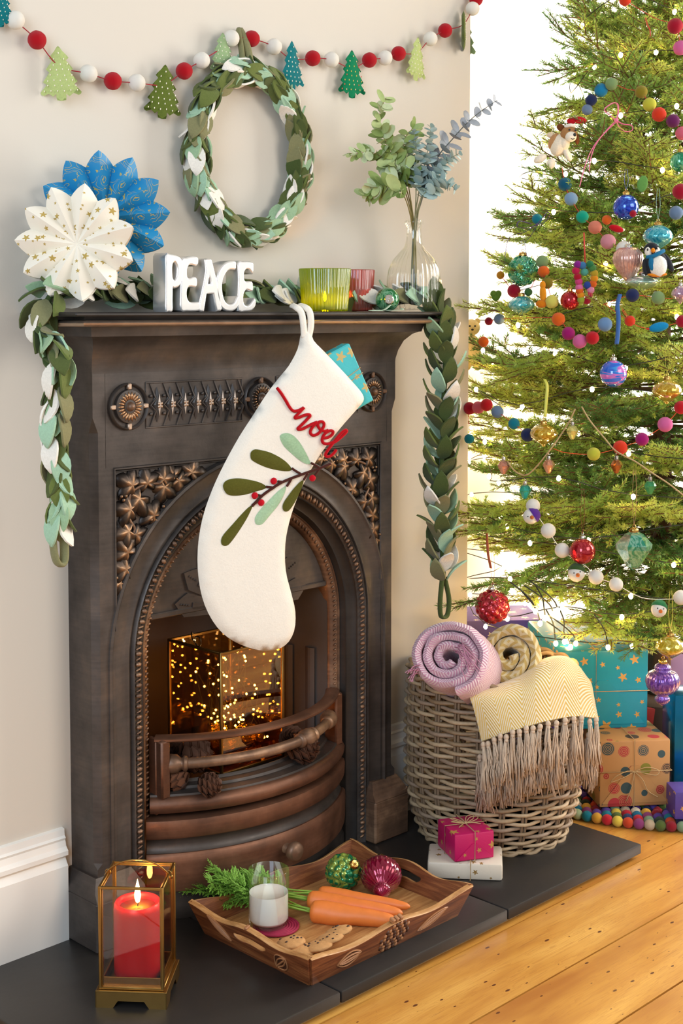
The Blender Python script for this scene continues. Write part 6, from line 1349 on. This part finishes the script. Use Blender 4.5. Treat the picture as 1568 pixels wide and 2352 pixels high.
px_obj('felt_dog', 'felt puppy ornament in a red and white hat at the upper left of the tree', 'ornament', 1287, 335, [
 ('body', '#e8dcc6', [('e', 1282, 335, 2, 21, 27, 19, 25), ('e', 1291, 332, -8, 13, 17, 11, 0)]), ('back', '#b98a5c', [('e', 1270, 327, 4, 12, 20, 14, 25)]), ('leg', '#eee4d2', [('e', 1299, 358, -8, 8, 17, 8, -28)]), ('leg', '#eee4d2', [('e', 1238, 366, 0, 16, 9, 9, -28)]), ('leg', '#eee4d2', [('e', 1262, 378, -4, 10, 13, 9, 20)]), ('tail', '#e0cdb0', [('e', 1262, 312, 6, 9, 7, 6, 0)]),
 ('head', '#a97a4c', [('e', 1301, 312, -8, 19, 19, 17, 0)]), ('muzzle', '#efe5d4', [('e', 1304, 319, -20, 13, 12, 12, 0)]), ('ear', '#6d3f1e', [('e', 1283, 297, -8, 10, 8, 5, 30)]), ('ear', '#6d3f1e', [('e', 1319, 322, -10, 6, 14, 5, -10)]), ('nose', '#151515', [('e', 1311, 316, -30, 4, 4, 3, 0)]), ('eye', '#151515', [('e', 1300, 304, -25, 2.5, 2.5, 2, 0), ('e', 1314, 305, -23, 2.5, 2.5, 2, 0)]), ('mouth', '#2a1a12', [('t', [(1301, 322, -30), (1306, 326, -31), (1311, 324, -31)], .9)]),
 ('hat', '#c01524', [('e', 1307, 282, -6, 10, 8, 9, 0), ('e', 1326, 280, -6, 16, 8, 9, 10)]), ('hat_trim', '#efe8dc', [('t', [(1293, 296, -14), (1303, 293, -20), (1314, 295, -14)], 4)])])
px_obj('felt_penguin', 'felt penguin ornament with a blue scarf below the turquoise onion', 'ornament', 1503, 598, [
 ('body', '#2c2e34', [('e', 1502, 608, 2, 28, 32, 24, 0)]), ('belly', '#ece6da', [('e', 1504, 612, -9, 21, 26, 18, 0)]), ('head', '#24262c', [('e', 1491, 575, -2, 18, 17, 17, 0)]), ('face', '#ece6da', [('e', 1482, 579, -11, 9, 12, 8, 10), ('e', 1500, 578, -11, 9, 10, 8, 0)]), ('beak', '#e0861e', [('e', 1490, 577, -20, 5, 6, 6, 0)]), ('eye', '#151515', [('e', 1478, 575, -19, 1.8, 3, 2, 0), ('e', 1499, 572, -19, 1.8, 3, 2, 0)]),
 ('scarf', '#1f6a92', [('t', [(1478, 592, -12), (1490, 590, -20), (1505, 583, -18), (1517, 577, -8)], 5), ('e', 1486, 604, -20, 6, 16, 4, 0), ('e', 1488, 614, -19, 6, 9, 4, -10)]), ('wing', '#2c2e34', [('e', 1476, 615, -4, 6, 20, 9, -8)]), ('wing', '#2c2e34', [('e', 1530, 604, 0, 8, 24, 10, -28)]), ('feet', '#e0861e', [('e', 1496, 633, -10, 16, 4, 9, 8), ('e', 1514, 632, -8, 12, 4, 9, -10)])])
px_obj('felt_heart', 'small moss green felt heart at the left edge of the tree', 'ornament', 1136, 680, [('heart', '#5c7a2c', [('e', 1131, 675, 0, 8, 8, 5, 0), ('e', 1142, 675, 0, 8, 8, 5, 0), ('e', 1133, 682, 0, 6.5, 12, 4, -30), ('e', 1140, 682, 0, 6.5, 12, 4, 30)])])
px_obj('felt_leaf_ornament', 'green felt leaf ornament right of the cobalt bauble', 'ornament', 1472, 425, [('leaf', '#5f9048', [('e', 1471, 424, 0, 12, 19, 4, 12)])])
px_obj('felt_toadstool', 'small red felt toadstool cap below the orange pompom', 'ornament', 1412, 526, [('cap', '#b8121e', [('e', 1411, 526, 0, 17, 8, 8, 18)]), ('stalk', '#e6ddca', [('e', 1426, 529, 3, 6, 4, 4, 0)])])
px_obj('felt_boot', 'orange felt boot ornament below the olive felt ball', 'ornament', 1242, 688, [('shaft', '#d98a1e', [('e', 1244, 676, 0, 8, 23, 7, -4), ('e', 1243, 655, 0, 7, 10, 6, 0)]), ('foot', '#c87416', [('e', 1240, 698, -2, 13, 9, 8, 0)])])
px_obj('felt_bird', 'bright blue felt bird shape at the right of the tree', 'ornament', 1508, 752, [('body', '#157fb0', [('e', 1508, 751, 0, 23, 11, 9, -12)]), ('beak', '#c0392b', [('e', 1483, 755, 0, 5, 2.5, 2.5, 0)])])
px_obj('felt_bear', 'cream felt bear ornament half hidden behind the left edge of the tree', 'ornament', 1082, 775, [('head', '#ead8a8', [('e', 1082, 752, 0, 20, 19, 16, 0)]), ('ear', '#e0c890', [('e', 1068, 738, 4, 7, 7, 5, 0)]), ('ear', '#e0c890', [('e', 1096, 738, 4, 7, 7, 5, 0)]), ('body', '#ead8a8', [('e', 1084, 805, 2, 22, 36, 18, 0)]), ('leg', '#e0c890', [('e', 1072, 838, -4, 10, 13, 10, 0)]), ('leg', '#e0c890', [('e', 1096, 838, -4, 10, 13, 10, 0)]), ('eye', '#151515', [('e', 1077, 749, -15, 2.4, 2.4, 2, 0), ('e', 1089, 749, -15, 2.4, 2.4, 2, 0)]), ('nose', '#151515', [('e', 1083, 757, -17, 3, 2.4, 2, 0)])], .9, .25)
# ---- ribbon bows tied to the branches
def bow_orn(label, cx, cy, strokes, col, w):
    p, Z = thit(cx, cy, OK, -.03); s = Z/FPX; root = thing('ribbon_bow', label, 'ribbon', OM(p), 'ribbons on the tree')
    for L in strokes: b = B(); b.tube(spline([((x - cx)*s, .004*sin(i*1.7), -(y - cy)*s) for i, (x, y) in enumerate(L)], 6), w*s, 6, flat=.35); ob('ribbon', b.mesh('ribbon', plain(col, .4, name='satin_ribbon'), smooth=180), root)
    b = B(); b.ball((0, -.003, 0), w*s*1.6, 2); ob('knot', b.mesh('knot', plain(col, .4, name='satin_ribbon'), smooth=180), root)
bow_orn('pink satin ribbon tied in a bow with long trailing tails', 1409, 280, [[(1409, 280), (1395, 268), (1382, 256), (1400, 242), (1412, 244), (1414, 262), (1410, 280)], [(1409, 280), (1425, 288), (1444, 292), (1445, 303), (1430, 305), (1416, 293), (1409, 281)], [(1409, 280), (1385, 306), (1358, 340), (1340, 380), (1328, 430)], [(1412, 282), (1392, 300), (1366, 330), (1352, 365), (1350, 395)]], '#e0709a', 3.2)
bow_orn('thin dark purple ribbon bow at the left of the tree', 1228, 518, [[(1228, 518), (1205, 525), (1184, 522), (1188, 510), (1204, 512), (1216, 516)], [(1228, 518), (1246, 512), (1258, 495), (1252, 490), (1244, 500), (1230, 516)], [(1228, 518), (1200, 535), (1168, 545), (1158, 575), (1156, 612)], [(1230, 520), (1214, 545), (1202, 560), (1206, 590), (1206, 615)]], '#3a2560', 1.8)
for lab, L, c, w in (('wide blue velvet ribbon hanging in the middle of the tree', [(1418, 676), (1412, 700), (1414, 730), (1413, 760), (1410, 790)], '#2f5fa0', 6), ('lime green organza ribbon tail above the left yellow onion', [(1246, 870), (1252, 885), (1250, 920), (1247, 955)], '#b8bb4a', 5), ('thin red thread hanging near the tree top', [(1476, 46), (1480, 62), (1486, 74), (1487, 88)], '#c0392b', 1.6), ('brown red ribbon hanging above the large dimpled red bauble', [(1114, 1215), (1116, 1245), (1118, 1270), (1124, 1300)], '#a8543c', 4)):
    P = [thit(x, y, OK, -.03)[0] for x, y in L]; Z0 = thit(*L[0], OK)[1]; o = P[0].copy(); root = thing('hanging_ribbon', lab, 'ribbon', TR(o), 'ribbons on the tree'); b = B(); b.tube(spline([p - o for p in P], 5), w*Z0/FPX, 6, flat=.3); ob('ribbon', b.mesh('ribbon', plain(c, .5, name='ribbon_cloth'), smooth=180), root)
